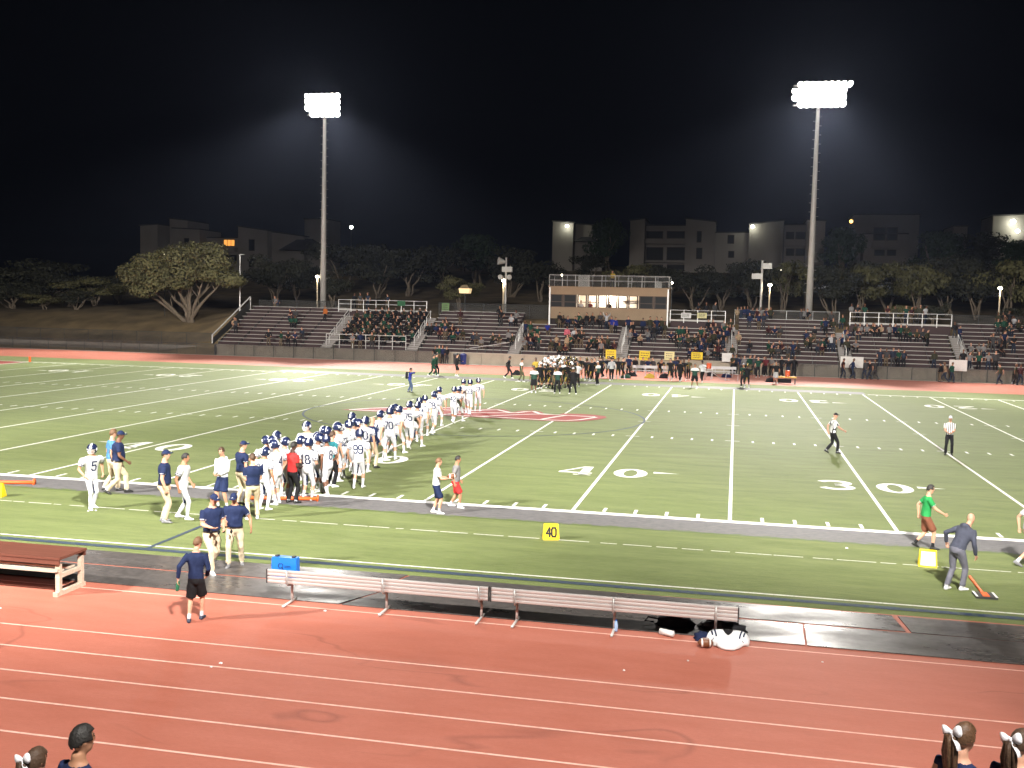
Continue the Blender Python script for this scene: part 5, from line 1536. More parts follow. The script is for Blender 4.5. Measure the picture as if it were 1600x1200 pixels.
# the dark-uniformed huddle
GH = 'home players in the dark-uniformed huddle'
hud = random.Random(5)
k = 0
for row in range(5):
    for c_ in range(7):
        x = 842 + c_ * 8.3 + row * 3.2 + hud.uniform(-2.5, 2.5); y = 607 - row * 4.0 + hud.uniform(-1.2, 1.2)
        if x > 906 or (row == 4 and c_ > 5): continue
        hc_ = hud.choice(['white', 'white', 'black', None])
        lab = {'white': 'home player with white helmet in the dark-uniformed huddle', 'black': 'home player with black helmet in the dark-uniformed huddle', None: 'bareheaded home player in the dark-uniformed huddle'}[hc_]
        person(G(x, y), hud.uniform(-60, 60) + 180 * (row < 1), hud.uniform(1.74, 1.9), hud.choice(['stand', 'stand2', 'hips', 'belly']), lab, C_BLACK, hud.choice([C_BLACK, C_BLACK, C_BLACK, C_BLACK, C_OLIVE]), hud.choice([SK_A, SK_B, SK_C]), SHOE_W if hud.random() < .4 else SHOE_K, C_BLACK, C_YEL, C_YEL,
               legs='football', pads=True, helmet=hc_, hair=None if hc_ else 'k', vox=.034, fingers=False, group=GH)
for i in range(9):
    x, y = 906 + i * 8.5 + hud.uniform(-3, 3), 596 - hud.uniform(0, 6)
    far(x, y, hud.uniform(100, 260), hud.choice(['stand', 'stand2', 'walk', 'hips', 'stroll']), 'home player in black kit loitering between the dark-uniformed huddle and the benches', C_BLACK, C_BLACK, legs='football', pads=True, stripe=C_YEL, helmet=hud.choice([None, 'black']), group='home players loitering')
# benches side of the home team
far(1085, 606, 178, 'wide', 'coach in white and green shirt and black shorts in front of the home benches', M_wg, C_BLACK, legs='shorts', girth=1.2)
far(1097, 598, 20, 'walk', 'man in white T-shirt and dark trousers by the orange cooler', C_WHITE, C_BLACK)
far(1161, 605, 150, 'stand', 'home player in green with white cap near the far track', C_DGREEN, C_BLACK, cap='white', hair=None)
far(1167, 606, 170, 'stand2', 'home player in black uniform next to the one in green', C_BLACK, C_BLACK, legs='football', pads=True, helmet='black', hair=None, stripe=C_YEL)
far(1212, 600, 160, 'stand', 'man in grey shorts beside the cart with the orange cooler', C_BLACK, C_LGREY, legs='shorts')
for i, (x, y, yw, ps, sh, lg) in enumerate([(1047, 595, 160, 'stand', C_BLACK, 'football'), (1062, 596, 200, 'walk', C_BLACK, 'long'), (1068, 595, 170, 'stand2', C_BLACK, 'football'), (1075, 594, 190, 'stroll', C_OLIVE, 'long'), (1054, 592, 150, 'hips', C_NAVY, 'long'),
                                            (1184, 590, 170, 'stand', C_DGREEN, 'long'), (1196, 588, 150, 'stand', C_MAROON, 'long'), (1030, 590, 200, 'bend', C_BLACK, 'football'), (1058, 590, 180, 'stand', C_BLACK, 'long'), (982, 588, 170, 'stand', C_NAVY, 'long')]):
    far(x, y, yw, ps, 'home squad member in %s standing by the far benches' % {C_BLACK: 'black', C_OLIVE: 'olive', C_NAVY: 'navy', C_DGREEN: 'dark green', C_MAROON: 'maroon'}[sh], sh, C_BLACK, legs=lg, pads=(lg == 'football'), group='home squad by the far benches', stripe=C_YEL)

# ------------------------------------------------------------------ crowd on the far stand
CR_ = random.Random(17)
C_DGREY = cloth('charcoal_cloth', (.045, .044, .046)); C_DMAR = cloth('dark_maroon_cloth', (.04, .012, .014)); C_DOLV = cloth('dark_olive_cloth', (.035, .034, .02)); C_DJEAN = cloth('dark_denim_cloth', (.02, .027, .045)); C_DTAN = cloth('brown_trouser_cloth', (.12, .09, .06))
DRK = [(C_BLACK, 'black'), (C_BLACK, 'black'), (C_NAVY, 'navy'), (C_DGREY, 'dark grey'), (C_DGREEN, 'dark green'), (C_DMAR, 'dark maroon'), (C_DOLV, 'dark olive')]
MIX = DRK + DRK + [(C_GREY, 'grey'), (C_LGREY, 'light grey'), (C_TAN, 'tan'), (C_DJEAN, 'dark blue'), (C_GREY, 'grey')]
SEC_SHORT = ['the empty-looking end section', 'the band section', 'the section left of the press box', 'the section below the press box', 'the section below the small platform', 'the section by the right floodlight pole', 'the section below the long platform', 'the section beyond the long platform']
def row_hit(x, y):
    d_ = ray(x, y); a = ROW_DZ / ROW_DY            # plane z = ROW_Z + a (Y - ROW_Y)
    t = (ROW_Z - a * ROW_Y + a * CAM.y - CAM.z) / (d_.z - a * d_.y)
    p = CAM + d_ * t
    return p, round((p.y - ROW_Y) / ROW_DY)
taken = set()
def spectator(x, y, pose=None, pal=None, stand=False, col=None):
    p, r_ = row_hit(x, y + (7 if stand else 4))
    si = sec_of(p.x)
    r_ = max(0, min(ROWS[si] - 1, r_))
    for _ in range(8):
        kx = (r_, round(p.x / .5))
        if kx not in taken: break
        p.x += CR_.choice([-.5, .5, 1.0])
    taken.add(kx)
    c_, cn = col or CR_.choice(pal or MIX)
    ps = pose or (CR_.choice(['stand', 'hips', 'belly', 'stand2']) if stand else CR_.choice(['sit', 'sit2', 'sit3', 'sit']))
    sit_ = ps.startswith('sit')
    hg = CR_.uniform(1.62, 1.84)
    sc = hg / 1.8
    Y = ROW_Y + r_ * ROW_DY; z = ROW_Z + r_ * ROW_DZ
    pos = (p.x, Y - .04, z - .46 * sc) if sit_ else (p.x, Y - .42, z - .42)
    lab = 'spectator in %s %s on %s' % (cn, 'sitting' if sit_ else 'standing', SEC_SHORT[si])
    person(pos, 180 + CR_.uniform(-35, 35), hg, ps, lab, c_, CR_.choice([C_BLACK, C_DJEAN, C_DGREY, C_BLACK, C_DTAN]), CR_.choice([SK_A, SK_A, SK_B, SK_C]), SHOE_K, sleeve=CR_.choice(['long', 'long', 'short']), hair=CR_.choice(['k', 'b', 'l', 'k']), vox=.036, fingers=False, group='crowd on the far stand: ' + lab[:40])
MASS_SEATED = []
def cluster(x0, x1, y0, y1, n, pal=None, stand=.25):
    for i_ in range(n):
        st_ = CR_.random() < stand
        MASS[0] = MASS_SEATED if (not st_ and i_ % 2) else None      # every other seated figure of a packed cluster joins the crowd mass
        spectator(CR_.uniform(x0, x1), CR_.uniform(y0, y1), pal=pal, stand=st_)
    MASS[0] = None
# scattered people, one by one
for (x, y, st) in [(364, 508, 0), (373, 507, 1), (458, 491, 0), (463, 491, 0), (455, 503, 0), (463, 502, 0), (474, 520, 0), (425, 525, 1), (441, 530, 1), (452, 530, 1), (462, 531, 1), (720, 497, 1), (782, 492, 1), (785, 497, 1), (800, 499, 0), (808, 498, 1),
                   (739, 531, 0), (745, 530, 0), (754, 533, 0), (771, 529, 0), (781, 531, 0), (795, 529, 1), (801, 530, 0), (823, 515, 1), (670, 512, 0), (676, 512, 0), (682, 514, 0), (692, 508, 0), (1171, 503, 1), (1177, 505, 1), (1184, 503, 1), (1201, 518, 0), (1210, 516, 0), (1220, 518, 0), (1259, 523, 0), (1272, 525, 1),
                   (1489, 515, 1), (1498, 525, 1), (1388, 518, 1), (1398, 520, 0), (1405, 518, 1), (1420, 526, 0), (1432, 524, 0), (1440, 523, 0), (1447, 528, 1), (1424, 522, 1)]:
    spectator(x, y, stand=bool(st))
cluster(690, 712, 503, 530, 10, DRK, .3)
cluster(866, 930, 492, 505, 12, DRK, .5); cluster(817, 846, 516, 543, 9); cluster(866, 893, 530, 550, 10); cluster(896, 912, 518, 534, 6); cluster(920, 952, 530, 551, 11)
cluster(984, 1031, 510, 531, 16, None, .5); cluster(1046, 1080, 516, 540, 13, None, .5); cluster(1092, 1141, 509, 536, 24, None, .4); cluster(1081, 1130, 541, 560, 13)
cluster(1171, 1235, 540, 550, 10, DRK, .1); cluster(1242, 1302, 533, 548, 10); cluster(1287, 1302, 495, 512, 5, None, .4); cluster(1315, 1330, 520, 548, 7, None, .4); cluster(1332, 1354, 508, 524, 7); cluster(1515, 1576, 530, 550, 11, None, .3); cluster(1553, 1600, 500, 516, 9)
MASS[0] = MASS_SEATED
flush_mass('seated_crowd', 'packed seated spectators in dark clothes across the far stand')
spectator(948, 506, 'up', col=(C_LGREY, 'light grey')); spectator(957, 506, 'stand', col=(C_BLUE, 'bright blue'), stand=True); spectator(962, 509, 'stand', col=(C_BLUE, 'bright blue'), stand=True); spectator(509, 492, 'stand', col=(C_ORANGE, 'orange'), stand=True)
spectator(886, 527, 'stand', col=(C_PINK, 'pink'), stand=True); spectator(856, 512, 'sit', col=(C_BLUE, 'bright blue'))
# band in dark green and black: a dense mass of seated figures
MASS[0] = []
BAND = [(C_DGREEN, 'dark green'), (C_BLACK, 'black'), (C_BLACK, 'black'), (C_BLACK, 'black'), (C_DOLV, 'olive')]
for r_ in range(1, 9):
    for c_ in range(10):
        X = -39.2 + c_ * .82 + CR_.uniform(-.2, .2)
        if CR_.random() < .10: continue
        cl_, cn = CR_.choice(BAND); ps = CR_.choice(['sit', 'sit2', 'sit3', 'sit3'])
        hg = CR_.uniform(1.62, 1.82)
        person((X, ROW_Y + r_ * ROW_DY - .04, ROW_Z + r_ * ROW_DZ - .46 * hg / 1.8), 180 + CR_.uniform(-25, 25), hg, ps, 'seated band member in %s on the band section' % cn, cl_, C_BLACK, CR_.choice([SK_A, SK_B, SK_C]), SHOE_K, trim=C_WHITE, sleeve='long', hair=CR_.choice(['k', 'b']), cap='white' if CR_.random() < .12 else None, vox=.036, fingers=False, group='band members')
flush_mass('band_crowd', 'dense block of seated band members in dark green and black')
# people standing along the top, on platforms, and along the wall
def stander(x, y, Y, z, lab, col=None, ps=None, yaw=180):
    p = atY(x, y, Y); c_, cn = col or CR_.choice(MIX)
    person((p.x, Y, z), yaw + CR_.uniform(-40, 40), CR_.uniform(1.65, 1.85), ps or CR_.choice(['stand', 'stand2', 'hips', 'belly', 'stroll']), ('person in %s ' % cn) + lab, c_, CR_.choice([C_BLACK, C_DJEAN, C_DTAN, C_DGREY]), CR_.choice([SK_A, SK_B, SK_C]), SHOE_K, sleeve=CR_.choice(['long', 'short']), hair=CR_.choice(['k', 'b', 'l']), vox=.036, fingers=False, group='onlookers: ' + lab)
for x in (430, 434): stander(x, 470, 78.0, 4.36, 'standing at the top of the end section')
for x in (554, 563, 575, 606): stander(x, 465, 77.3, 4.955, 'on the railed platform behind the band')
for x in (1092, 1104, 1117): stander(x, 480, 76.4, 4.755, 'on the small platform beside the press box')
for x in (1152, 1158, 1163, 1168, 1176, 1183, 1189, 1196, 1199, 1204): stander(x, 490, CR_.uniform(77.6, 78.3), 4.40, 'along the top fence by the right floodlight pole')
for x in (1252, 1256, 1262): stander(x, 490, 78.1, 4.40, 'at the foot of the right floodlight pole')
for x in (1330, 1340, 1351, 1387, 1399, 1416, 1424, 1430, 1438, 1446): stander(x, 490, CR_.uniform(76.0, 76.8), 4.905, 'behind the rail of the long raised platform')
for x in (1560, 1568, 1575): stander(x, 495, 78.2, 4.45, 'beside the lamp post on the bank')
stander(957, 445, PYF + 1.4, Z1 + 0.125, 'alone on the press box roof', col=(C_YEL, 'a gold shirt'), ps='hips')
for x in (551, 563, 581): stander(x, 535, 68.45, 0.99, 'on the walkway before the band section')
for x in (680, 686, 692, 698): stander(x, 552, 67.2, 0.0, 'by the wall below the section left of the press box')
for x in (1145, 1150, 1157, 1163, 1171, 1178, 1194, 1206, 1222, 1232, 1241): stander(x, 570, CR_.uniform(66.3, 67.2), 0.0, 'lined up by the wall behind the home benches', ps=None)
for x in (1317, 1332, 1352, 1360, 1368): stander(x, 580, 66.5, 0.0, 'walking along the far fence below the long platform', ps=CR_.choice(['walk', 'walkb', 'stroll']), yaw=CR_.choice([90, -90]))
for x in (1470, 1477, 1487, 1563, 1586, 1594): stander(x, 585, 66.3, 0.0, 'walking along the far fence toward the right end', ps=CR_.choice(['walk', 'walkb', 'stroll']), yaw=CR_.choice([90, -90]))
for x in (1375, 1385, 1395, 1404, 1412, 1460, 1505, 1515, 1530, 1545, 1556): stander(x, 560, CR_.uniform(68.3, 68.6), .99, 'on the walkway below the right hand sections')
for x in (985, 992, 1003, 1012, 1022, 1035): stander(x, 565, CR_.uniform(65.6, 66.8), 0.0, 'crouched or seated by the wall behind the bench', ps='kneel', col=CR_.choice(DRK[:4]))
for i, x in enumerate((908, 922, 952)):
    p = atY(x, 475, PYF + 1.0)
    person((p.x, PYF + 1.0, Z0 + .155), 180, 1.7, ['sit', 'stand', 'sit'][i] if False else 'stand', ['commentator in white behind the first lit press box window', 'commentator in maroon behind the second lit press box window', 'commentator in dark shirt behind the fourth lit press box window'][i], [C_WHITE, C_MAROON, C_BLACK][i], C_BLACK, SK_B, SHOE_K, hair='k', vox=.036, fingers=False)

# ------------------------------------------------------------------ team benches
def bench(x0, x1, legs_x, label):
    e = empty('team_bench', ((x0 + x1) / 2, -11.05, 0), label, 'bench', 'aluminium team benches')
    cx = (x0 + x1) / 2; h = (x1 - x0) / 2
    def plank(name, y, z, ty, tz, M_):
        b = MB()
        # extruded plank: two raised ribs with a groove between, rounded edges
        ring = [(-.5, .2), (-.46, .75), (-.36, 1.0), (-.16, 1.0), (-.06, .72), (-.04, .45), (.04, .45), (.06, .72), (.16, 1.0), (.36, 1.0), (.46, .75), (.5, .2), (.5, -1), (-.5, -1)]
        R_ = []
        for xx in (-h, h):
            R_.append([(xx, y + (u * ty if ty > tz else -w_ * ty / 2), z + (w_ * tz / 2 if ty > tz else u * tz)) for u, w_ in ring])
        b.loft(R_, 0)
        return b.build(name, M_, e, recalc=True)
    plank('back_plank', -.20, .635, .035, .13, M_alu); plank('back_plank', -.20, .495, .035, .13, M_alu)
    plank('seat_plank', -.06, .435, .14, .045, M_alu); plank('seat_plank', .10, .435, .14, .045, M_alu); plank('seat_plank', .26, .435, .14, .045, M_alu)
    for xe in (-h, h):
        MB().box(xe - .012, xe + .012, -.23, -.17, .425, .705).build('end_cap', M_dark, e)
    for lx in legs_x:
        x = lx - cx
        t = MB()
        t.tube([(x, -.245, .70), (x, -.255, .56), (x, -.245, .46), (x, -.19, .405), (x, -.05, .385), (x, .33, .385)], [(.018, .03)] * 6, 0, 8, ref=(0, 1, 0) if False else None)
        t.build('bracket', M_galv, e, smooth=True)
        t = MB(); t.tube([(x, .02, .385), (x, .02, .05)], .026, 0, 10); t.tube([(x, -.42, .03), (x, .22, .03)], .026, 0, 10)
        t.build('leg', M_rail, e, smooth=True)
bench(-9.02, -4.46, (-8.58, -6.58, -4.65), 'aluminium team bench with the blue box standing on it')
bench(-4.42, .20, (-3.95, -2.07, -.20), 'aluminium team bench with black bags and a jersey under its end')
# ------------------------------------------------------------------ rubber mats on the track edge
M_mat = mat('black_rubber_mat', (.030, .029, .031), .30, spec=.5)
nt, bb = nodes_of(M_mat)
n_ = add_noise(nt, .9, 5, (.5, 1.4, 1), .6); n2_ = add_noise(nt, 7, 5, (1, 1, 1), .65)
nt.links.new(rng(nt, n_, .35, .65, .22, .46), bb.inputs['Roughness'])
nt.links.new(mixc(nt, rng(nt, n2_, .3, .7, 0, 1), (.046, .042, .041), (.095, .085, .081)), bb.inputs['Base Color'])
bp = nt.nodes.new('ShaderNodeBump'); bp.inputs['Strength'].default_value = .12; bp.inputs['Distance'].default_value = .004
nt.links.new(add_noise(nt, 2.5, 3), bp.inputs['Height']); nt.links.new(bp.outputs[0], bb.inputs['Normal'])
def rubber_mat(pts, z, label):
    b = MB(); c_ = sum((Vector(p_) for p_ in pts), Vector((0, 0))) / len(pts)
    lo = [(p_[0] - c_.x, p_[1] - c_.y, .003) for p_ in pts]; hi = [(p_[0] - c_.x, p_[1] - c_.y, .003 + z) for p_ in pts]
    b.loft([lo, hi], 0)
    o = b.build('rubber_mat', M_mat, None, recalc=True, loc=(c_.x, c_.y, .003))
    return tag(o, label, 'mat', 'black rubber mats')
rubber_mat([(-24, -9.52), (-9.6, -9.55), (-9.6, -8.46), (-24, -8.45)], .014, 'black rubber mat in the field-side row under the two coaches')
rubber_mat([(-24, -10.86), (-7.62, -10.93), (-7.05, -9.66), (-24, -9.62)], .014, 'black rubber mat in the track-side row before the boy in the navy jacket')
rubber_mat([(-9.56, -9.55), (-7.25, -9.56), (-6.98, -8.42), (-9.56, -8.46)], .014, 'shining rubber mat with a slanted edge behind the blue box')
rubber_mat([(-7.24, -9.58), (3.36, -9.56), (3.24, -8.54), (-6.90, -8.45)], .012, 'long black rubber mat of the field-side row behind the two benches')
rubber_mat([(-7.55, -10.95), (1.41, -10.95), (1.44, -9.66), (-7.0, -9.66)], .012, 'long black rubber mat of the track-side row under the two benches')
rubber_mat([(1.45, -10.96), (14, -11.0), (14, -9.66), (1.48, -9.66)], .014, 'shining rubber mat of the track-side row beyond the bench end')
rubber_mat([(3.46, -9.60), (14, -9.62), (14, -8.56), (3.36, -8.56)], .014, 'black rubber mat of the field-side row beyond the bench end')
# ------------------------------------------------------------------ wooden table at the left
M_wt = mat('brown_painted_wood', (.12, .042, .028), .45, .12, 2, stretch=(.4, 6, 4)); M_wp = mat('pale_weathered_wood', (.46, .38, .30), .7, .2, 2.5, stretch=(.4, 6, 6))
e = empty('wooden_table', (-15.2, -11.58, 0), 'brown topped wooden table with pale legs and shelf on the track edge', 'table')
TH = .80
for k in range(3):
    MB().box(-2.4, 2.06, -.46 + k * .305, -.46 + k * .305 + .30, TH - .05, TH).build('top_plank', M_wt, e)
MB().box(-2.38, 2.04, -.445, -.405, TH - .15, TH - .052).build('apron', M_wt, e); MB().box(-2.38, 2.04, .40, .44, TH - .15, TH - .052).build('apron', M_wt, e)
for x in (1.92, -2.3):
    for y in (-.40, .33):
        MB().box(x, x + .1, y, y + .08, .09, TH - .152).build('leg', M_wp, e)
    MB().box(x, x + .1, -.48, .46, 0, .088).build('foot_rail', M_wp, e)
    MB().box(x + .01, x + .09, -.315, .325, .36, .44).build('cross_bar', M_wp, e)
for y in (-.30, .06):
    MB().box(-2.35, 1.9, y, y + .22, .44, .475).build('shelf_plank', M_wp, e)
MB().box(-2.3, 2.0, -.45, -.41, .50, .56).build('stretcher', M_wp, e)
# ------------------------------------------------------------------ blue box on the bench
M_bl = mat('blue_plastic', (.015, .16, .62), .35, .06, 3)
e = empty('blue_case', (-8.77, -10.93, .459), 'bright blue plastic case with black lettering standing on the bench end', 'case')
b = MB()
b.loft([[(-.275 * k, -.085, z), (.275 * k, -.085, z), (.275 * k, .085, z), (-.275 * k, .085, z)] for z, k in ((0, 1.0), (.06, 1.0), (.065, 1.06), (.10, 1.06), (.105, .99), (.40, .96), (.43, .93))], 0)
b.build('body', M_bl, e, recalc=True)
for x in (-.18, .18):
    MB().box(x - .03, x + .03, -.05, .05, .43, .46).build('latch', M_dark, e)
b = MB(); y = -.094
def lin(pts, w_=.010):
    pts = [Vector(p_) for p_ in pts]
    for p_, q_ in zip(pts, pts[1:]):
        t = (q_ - p_).normalized(); n = Vector((-t.y, t.x)) * w_ / 2
        b.quad(*[(v_.x, y, v_.y) for v_ in (p_ - n, q_ - n, q_ + n, p_ + n)])
lin(arc(-.08, .26, .035, .045, 60, 300), .016); lin(arc(-.05, .26, .03, .05, 100, -80), .012); lin([(-.05, .24), (-.01, .19)], .016)
for k in range(5): lin([(.02 + k * .026, .265), (.038 + k * .026, .265)], .014)
for k in range(6): lin([(.02 + k * .024, .235), (.036 + k * .024, .235)], .014)
b.build('lettering', mat('black_print', (.01, .01, .012), .6), e)
# ------------------------------------------------------------------ yellow yard markers
M_ym = mat('yellow_vinyl_marker', (.80, .56, .01), .45, .05, 5)
def yard_marker(pos, rz, txt, label, k=1.0, front=M_ym, face=False):
    e = empty('yard_marker', pos, label, 'yard marker', 'yellow sideline yard markers', rz)
    b = MB()
    lo = [(-.21, -.15, 0), (.21, -.15, 0), (.21, .15, 0), (-.21, .15, 0)]; hi = [(-.19, -.07, .40), (.19, -.07, .40), (.19, .03, .40), (-.19, .03, .40)]
    b.loft([lo, hi], 0)
    b.build('body', front, e, recalc=True)
    b = MB()
    def pr(u, v): return (u, -.15 + .08 * v / .40 - .006, v)
    for ci, ch in enumerate(txt):
        x0 = -.13 + ci * .14
        for pl in DIG[ch]:
            pts = [Vector((x0 + p_[0] * .11, .09 + p_[1] * .22)) for p_ in pl]
            for p_, q_ in zip(pts, pts[1:]):
                t = (q_ - p_).normalized(); n = Vector((-t.y, t.x)) * .023; p2, q2 = p_ - t * .019, q_ + t * .019
                b.quad(*[pr(v_.x, v_.y) for v_ in (p2 - n, q2 - n, q2 + n, p2 + n)])
    if face:
        fb = MB(); fb.quad(pr(-.17, .04), pr(.17, .04), pr(.155, .365), pr(-.155, .365)); fb.build('white_face', mat('white_vinyl', (.74, .72, .60), .4), e)
    if txt: b.build('numerals', mat('black_print', (.01, .01, .012), .6), e)
yard_marker((-4.55, -3.86, 0), rad(16), '40', 'yellow yard marker with black number 40')
yard_marker((4.70, -3.90, 0), rad(-4), '', 'plain yellow yard marker with white face beside the bending man', front=M_ym, face=True)
yard_marker((-21.36, -3.45, 0), rad(10), '', 'plain yellow yard marker before the orange pole on the grey strip')
# ------------------------------------------------------------------ orange poles and pads
M_or = mat('orange_foam', (.75, .12, .02), .55, .08, 5)
def pole_pad(p0, p1, r0, label, ends=True):
    p0, p1 = Vector(p0), Vector(p1); d_ = p1 - p0
    e = empty('chain_pole', p0, label, 'pole')
    t = MB(); t.tube([Vector((0, 0, r0)), Vector((0, 0, r0)) + d_], r0, 0, 10); t.build('shaft', M_or, e, smooth=True)
    if ends:
        u = d_.normalized()
        t = MB(); t.tube([Vector((0, 0, r0)) + d_ - u * .02, Vector((0, 0, r0)) + d_ + u * .02], r0 * 2.2, 0, 14); t.build('target_disc', M_or, e, smooth=True)
pole_pad((-23.6, -1.98, .008), (-21.65, -1.38, .008), .055, 'orange foam covered pole lying on the grey strip beside the lone number 5 player')
pole_pad((-14.3, -1.55, .008), (-12.2, -1.02, .008), .055, 'orange foam covered pole lying at the feet of the huddle')
e = empty('down_marker', (5.45, -5.6, 0), 'orange striped down marker lying on the grass by the bending man', 'down marker')
t = MB(); t.tube([(.03, .80, .03), (0, -.62, .03)], .030, 0, 8); t.build('shaft', M_or, e)
b = MB(); b.box(-.22, .22, -1.05, -.62, .004, .05); b.build('base', M_dark, e)
for x in (-.22, .18):
    MB().box(x, x + .045, -1.05, -.62, .052, .058).build('white_edge', SHOE_W, e)
MB().box(-.07, .07, -1.0, -.66, .052, .062).build('flip_number', M_or, e)
# goal line pylon, far left
p = G(46, 567.5)
tag(MB().box(-.07, .07, -.07, .07, 0, .46).build('goal_pylon', M_or, None, loc=(-59.44, W + .07, 0.012)), 'small orange pylon at the far corner of the goal line', 'pylon')
# ------------------------------------------------------------------ things by the end of the bench
def football(loc, rz, label, parent=None, mtx=None):
    b = MB(); R_ = []
    for i in range(11):
        u = -1 + 2 * i / 10; r_ = .088 * (1 - abs(u) ** 2.2) ** .75 + .004
        R_.append([(u * .145, r_ * math.cos(2 * math.pi * j / 14), r_ * math.sin(2 * math.pi * j / 14)) for j in range(14)])
    mi = [1 if i in (2, 7) else 0 for i in range(10)]
    b.loft(R_, mi)
    o = b.build('football', [mat('brown_leather', (.17, .062, .025), .45, .1, 20), SHOE_W], None, True, loc, True)
    o.rotation_euler = (rad(20), 0, rz)
    tag(o, label, 'football')
    t = MB()
    for k in range(5): t.box(-.04 + k * .018, -.033 + k * .018, -.015, .015, .086, .092)
    t.build('laces', SHOE_W, o)
    return o
football((-.36, -11.57, .093), rad(12), 'brown football with white bands lying beside the white jersey on the track')
hnd = [v_ for k_, v_ in BODY.items() if v_[0] == b1.data][0][1]['hands']
hp = b1.matrix_basis @ ((hnd[0] + hnd[1]) / 2)
football((hp.x + .03, hp.y, hp.z + .05), rad(30), 'football held by the boy in the white T-shirt')
# white padded jersey on the track: shield shaped heap, wide at the shoulders
e = empty('padded_jersey', (.03, -11.22, .006), 'white jersey over shoulder pads lying on the track at the bench end', 'jersey')
b = MB(); R_ = []; rj = random.Random(2)
outl = [(-.10, -.40), (0, -.43), (.10, -.40), (.20, -.28), (.27, -.12), (.36, -.08), (.39, .04), (.37, .18), (.32, .28), (.18, .31), (0, .30), (-.18, .31), (-.32, .28), (-.37, .18), (-.39, .04), (-.36, -.08), (-.27, -.12), (-.20, -.28)]
for k, (rr_, zz) in enumerate(((1.0, .0), (1.02, .03), (.98, .07), (.88, .11), (.68, .135), (.42, .15), (.2, .148))):
    R_.append([(x * rr_ + rj.uniform(-.012, .012), y * rr_ + .02 * (1 - rr_) + rj.uniform(-.012, .012), zz * (1.15 + .9 * (y * rr_ + .1) * (zz > 0)) + rj.uniform(-.007, .007)) for x, y in outl])
b.loft(R_, 0); jb = b.build('body', mat('bright_white_cloth', (.76, .76, .78), .8, .05, 8, bump=.5), e, smooth=True, recalc=True)
jt = BVHTree.FromPolygons([Vector(v) for v in b.v], b.f)
def drop(x, y, up=.008):
    h_ = jt.ray_cast(Vector((x, y, 1)), Vector((0, 0, -1))); return (x, y, (h_[0].z if h_[0] else 0) + up)
b = MB()
for i in range(6):
    a0, a1 = i / 6, (i + 1) / 6
    hw = lambda t: .105 * (1 - t) ** .7 * (1 if t > .12 else .8)
    b.quad(drop(-hw(a0), .17 - a0 * .27), drop(-hw(a1), .17 - a1 * .27), drop(hw(a1), .17 - a1 * .27), drop(hw(a0), .17 - a0 * .27))
b.build('neck_opening', C_BLACK, e, recalc=True)
for s_, k in ((-1, 0), (-1, 1), (1, 0), (1, 1)):
        b = MB()
        xs_ = [(s_ * (.255 + .06 * k - .05 * t), .22 - .34 * t) for t in (0, .25, .5, .75, 1)]
        for (xa, ya), (xb, yb) in zip(xs_, xs_[1:]):
            b.quad(drop(xa - .014, ya), drop(xb - .014, yb), drop(xb + .014, yb), drop(xa + .014, ya))
        b.build('sleeve_stripe', C_NAVY, e, recalc=True)
def lump(name, loc, rx, ry, rz, m_, label, cat, seed, parts=()):
    rg_ = random.Random(seed); b = MB(); R_ = []
    n, mm = 18, 8
    for i in range(mm + 1):
        a = math.pi / 2 * i / mm; ring = []
        for j in range(n):
            t = 2 * math.pi * j / n
            q_ = Vector((math.cos(t) * math.cos(a), math.sin(t) * math.cos(a), math.sin(a)))
            f = 1 + .35 * mnoise.noise(q_ * 2.2 + Vector((seed, 0, 0))) + .18 * mnoise.noise(q_ * 6 + Vector((0, seed, 0)))
            ring.append((q_.x * rx * f + 0, q_.y * ry * f, max(0, q_.z * rz * f)))
        R_.append(ring)
    b.loft(R_, 0)
    e = empty(name, loc, label, cat)
    b.build('body', m_, e, smooth=True, recalc=True)
    for pn_, pts, r_ in parts:
        t = MB(); t.tube(pts, r_, 0, 6); t.build(pn_, C_BLACK, e, smooth=True)
    return e
lump('equipment_bag', (-.98, -10.45, .02), .36, .20, .24, C_BLACK, 'slumped black bag with loose strap under the bench', 'bag', 3, [('strap', [(-.3, 0, .1), (-.5, -.05, .14), (-.56, -.02, .05), (-.4, .02, .03)], .018)])
lump('equipment_bag', (-.08, -10.42, .02), .42, .22, .22, mat('shiny_black_nylon', (.02, .02, .023), .35, .2, 9), 'shiny black duffel bag under the end of the bench', 'bag', 8, [('strap', [(-.3, -.1, .16), (0, -.16, .24), (.3, -.1, .16)], .016)])
lump('navy_garment', (-.42, -11.12, .006), .17, .15, .13, C_NAVY, 'crumpled navy garment between the football and the jersey', 'garment', 13)
e = empty('towel_roll', (-1.22, -11.03, .006), 'short white foam roller lying at the edge of the mat', 'roller')
t = MB(); t.tube([(0, 0, .06), (.01, 0, .06), (.26, -.12, .06), (.27, -.124, .06)], [.045, .058, .058, .045], 0, 12); t.build('roll', SHOE_W, e, smooth=True)
def bottle(loc, m_, label, rot=(0, 0, 0), capm=None):
    e = empty('water_bottle', loc, label, 'bottle'); e.rotation_euler = rot
    t = MB(); t.tube([(0, 0, 0), (0, 0, .01), (0, 0, .15), (0, 0, .18), (0, 0, .20)], [.03, .034, .034, .022, .014], 0, 10); t.build('body', m_, e, smooth=True)
    t = MB(); t.tube([(0, 0, .20), (0, 0, .225)], .015, 0, 8); t.build('cap', capm or SHOE_W, e)
    return e
bottle((-2.03, -11.08, .004), mat('clear_blue_plastic', (.35, .5, .75), .2), 'small water bottle with blue label beside the bench leg', capm=M_bl)
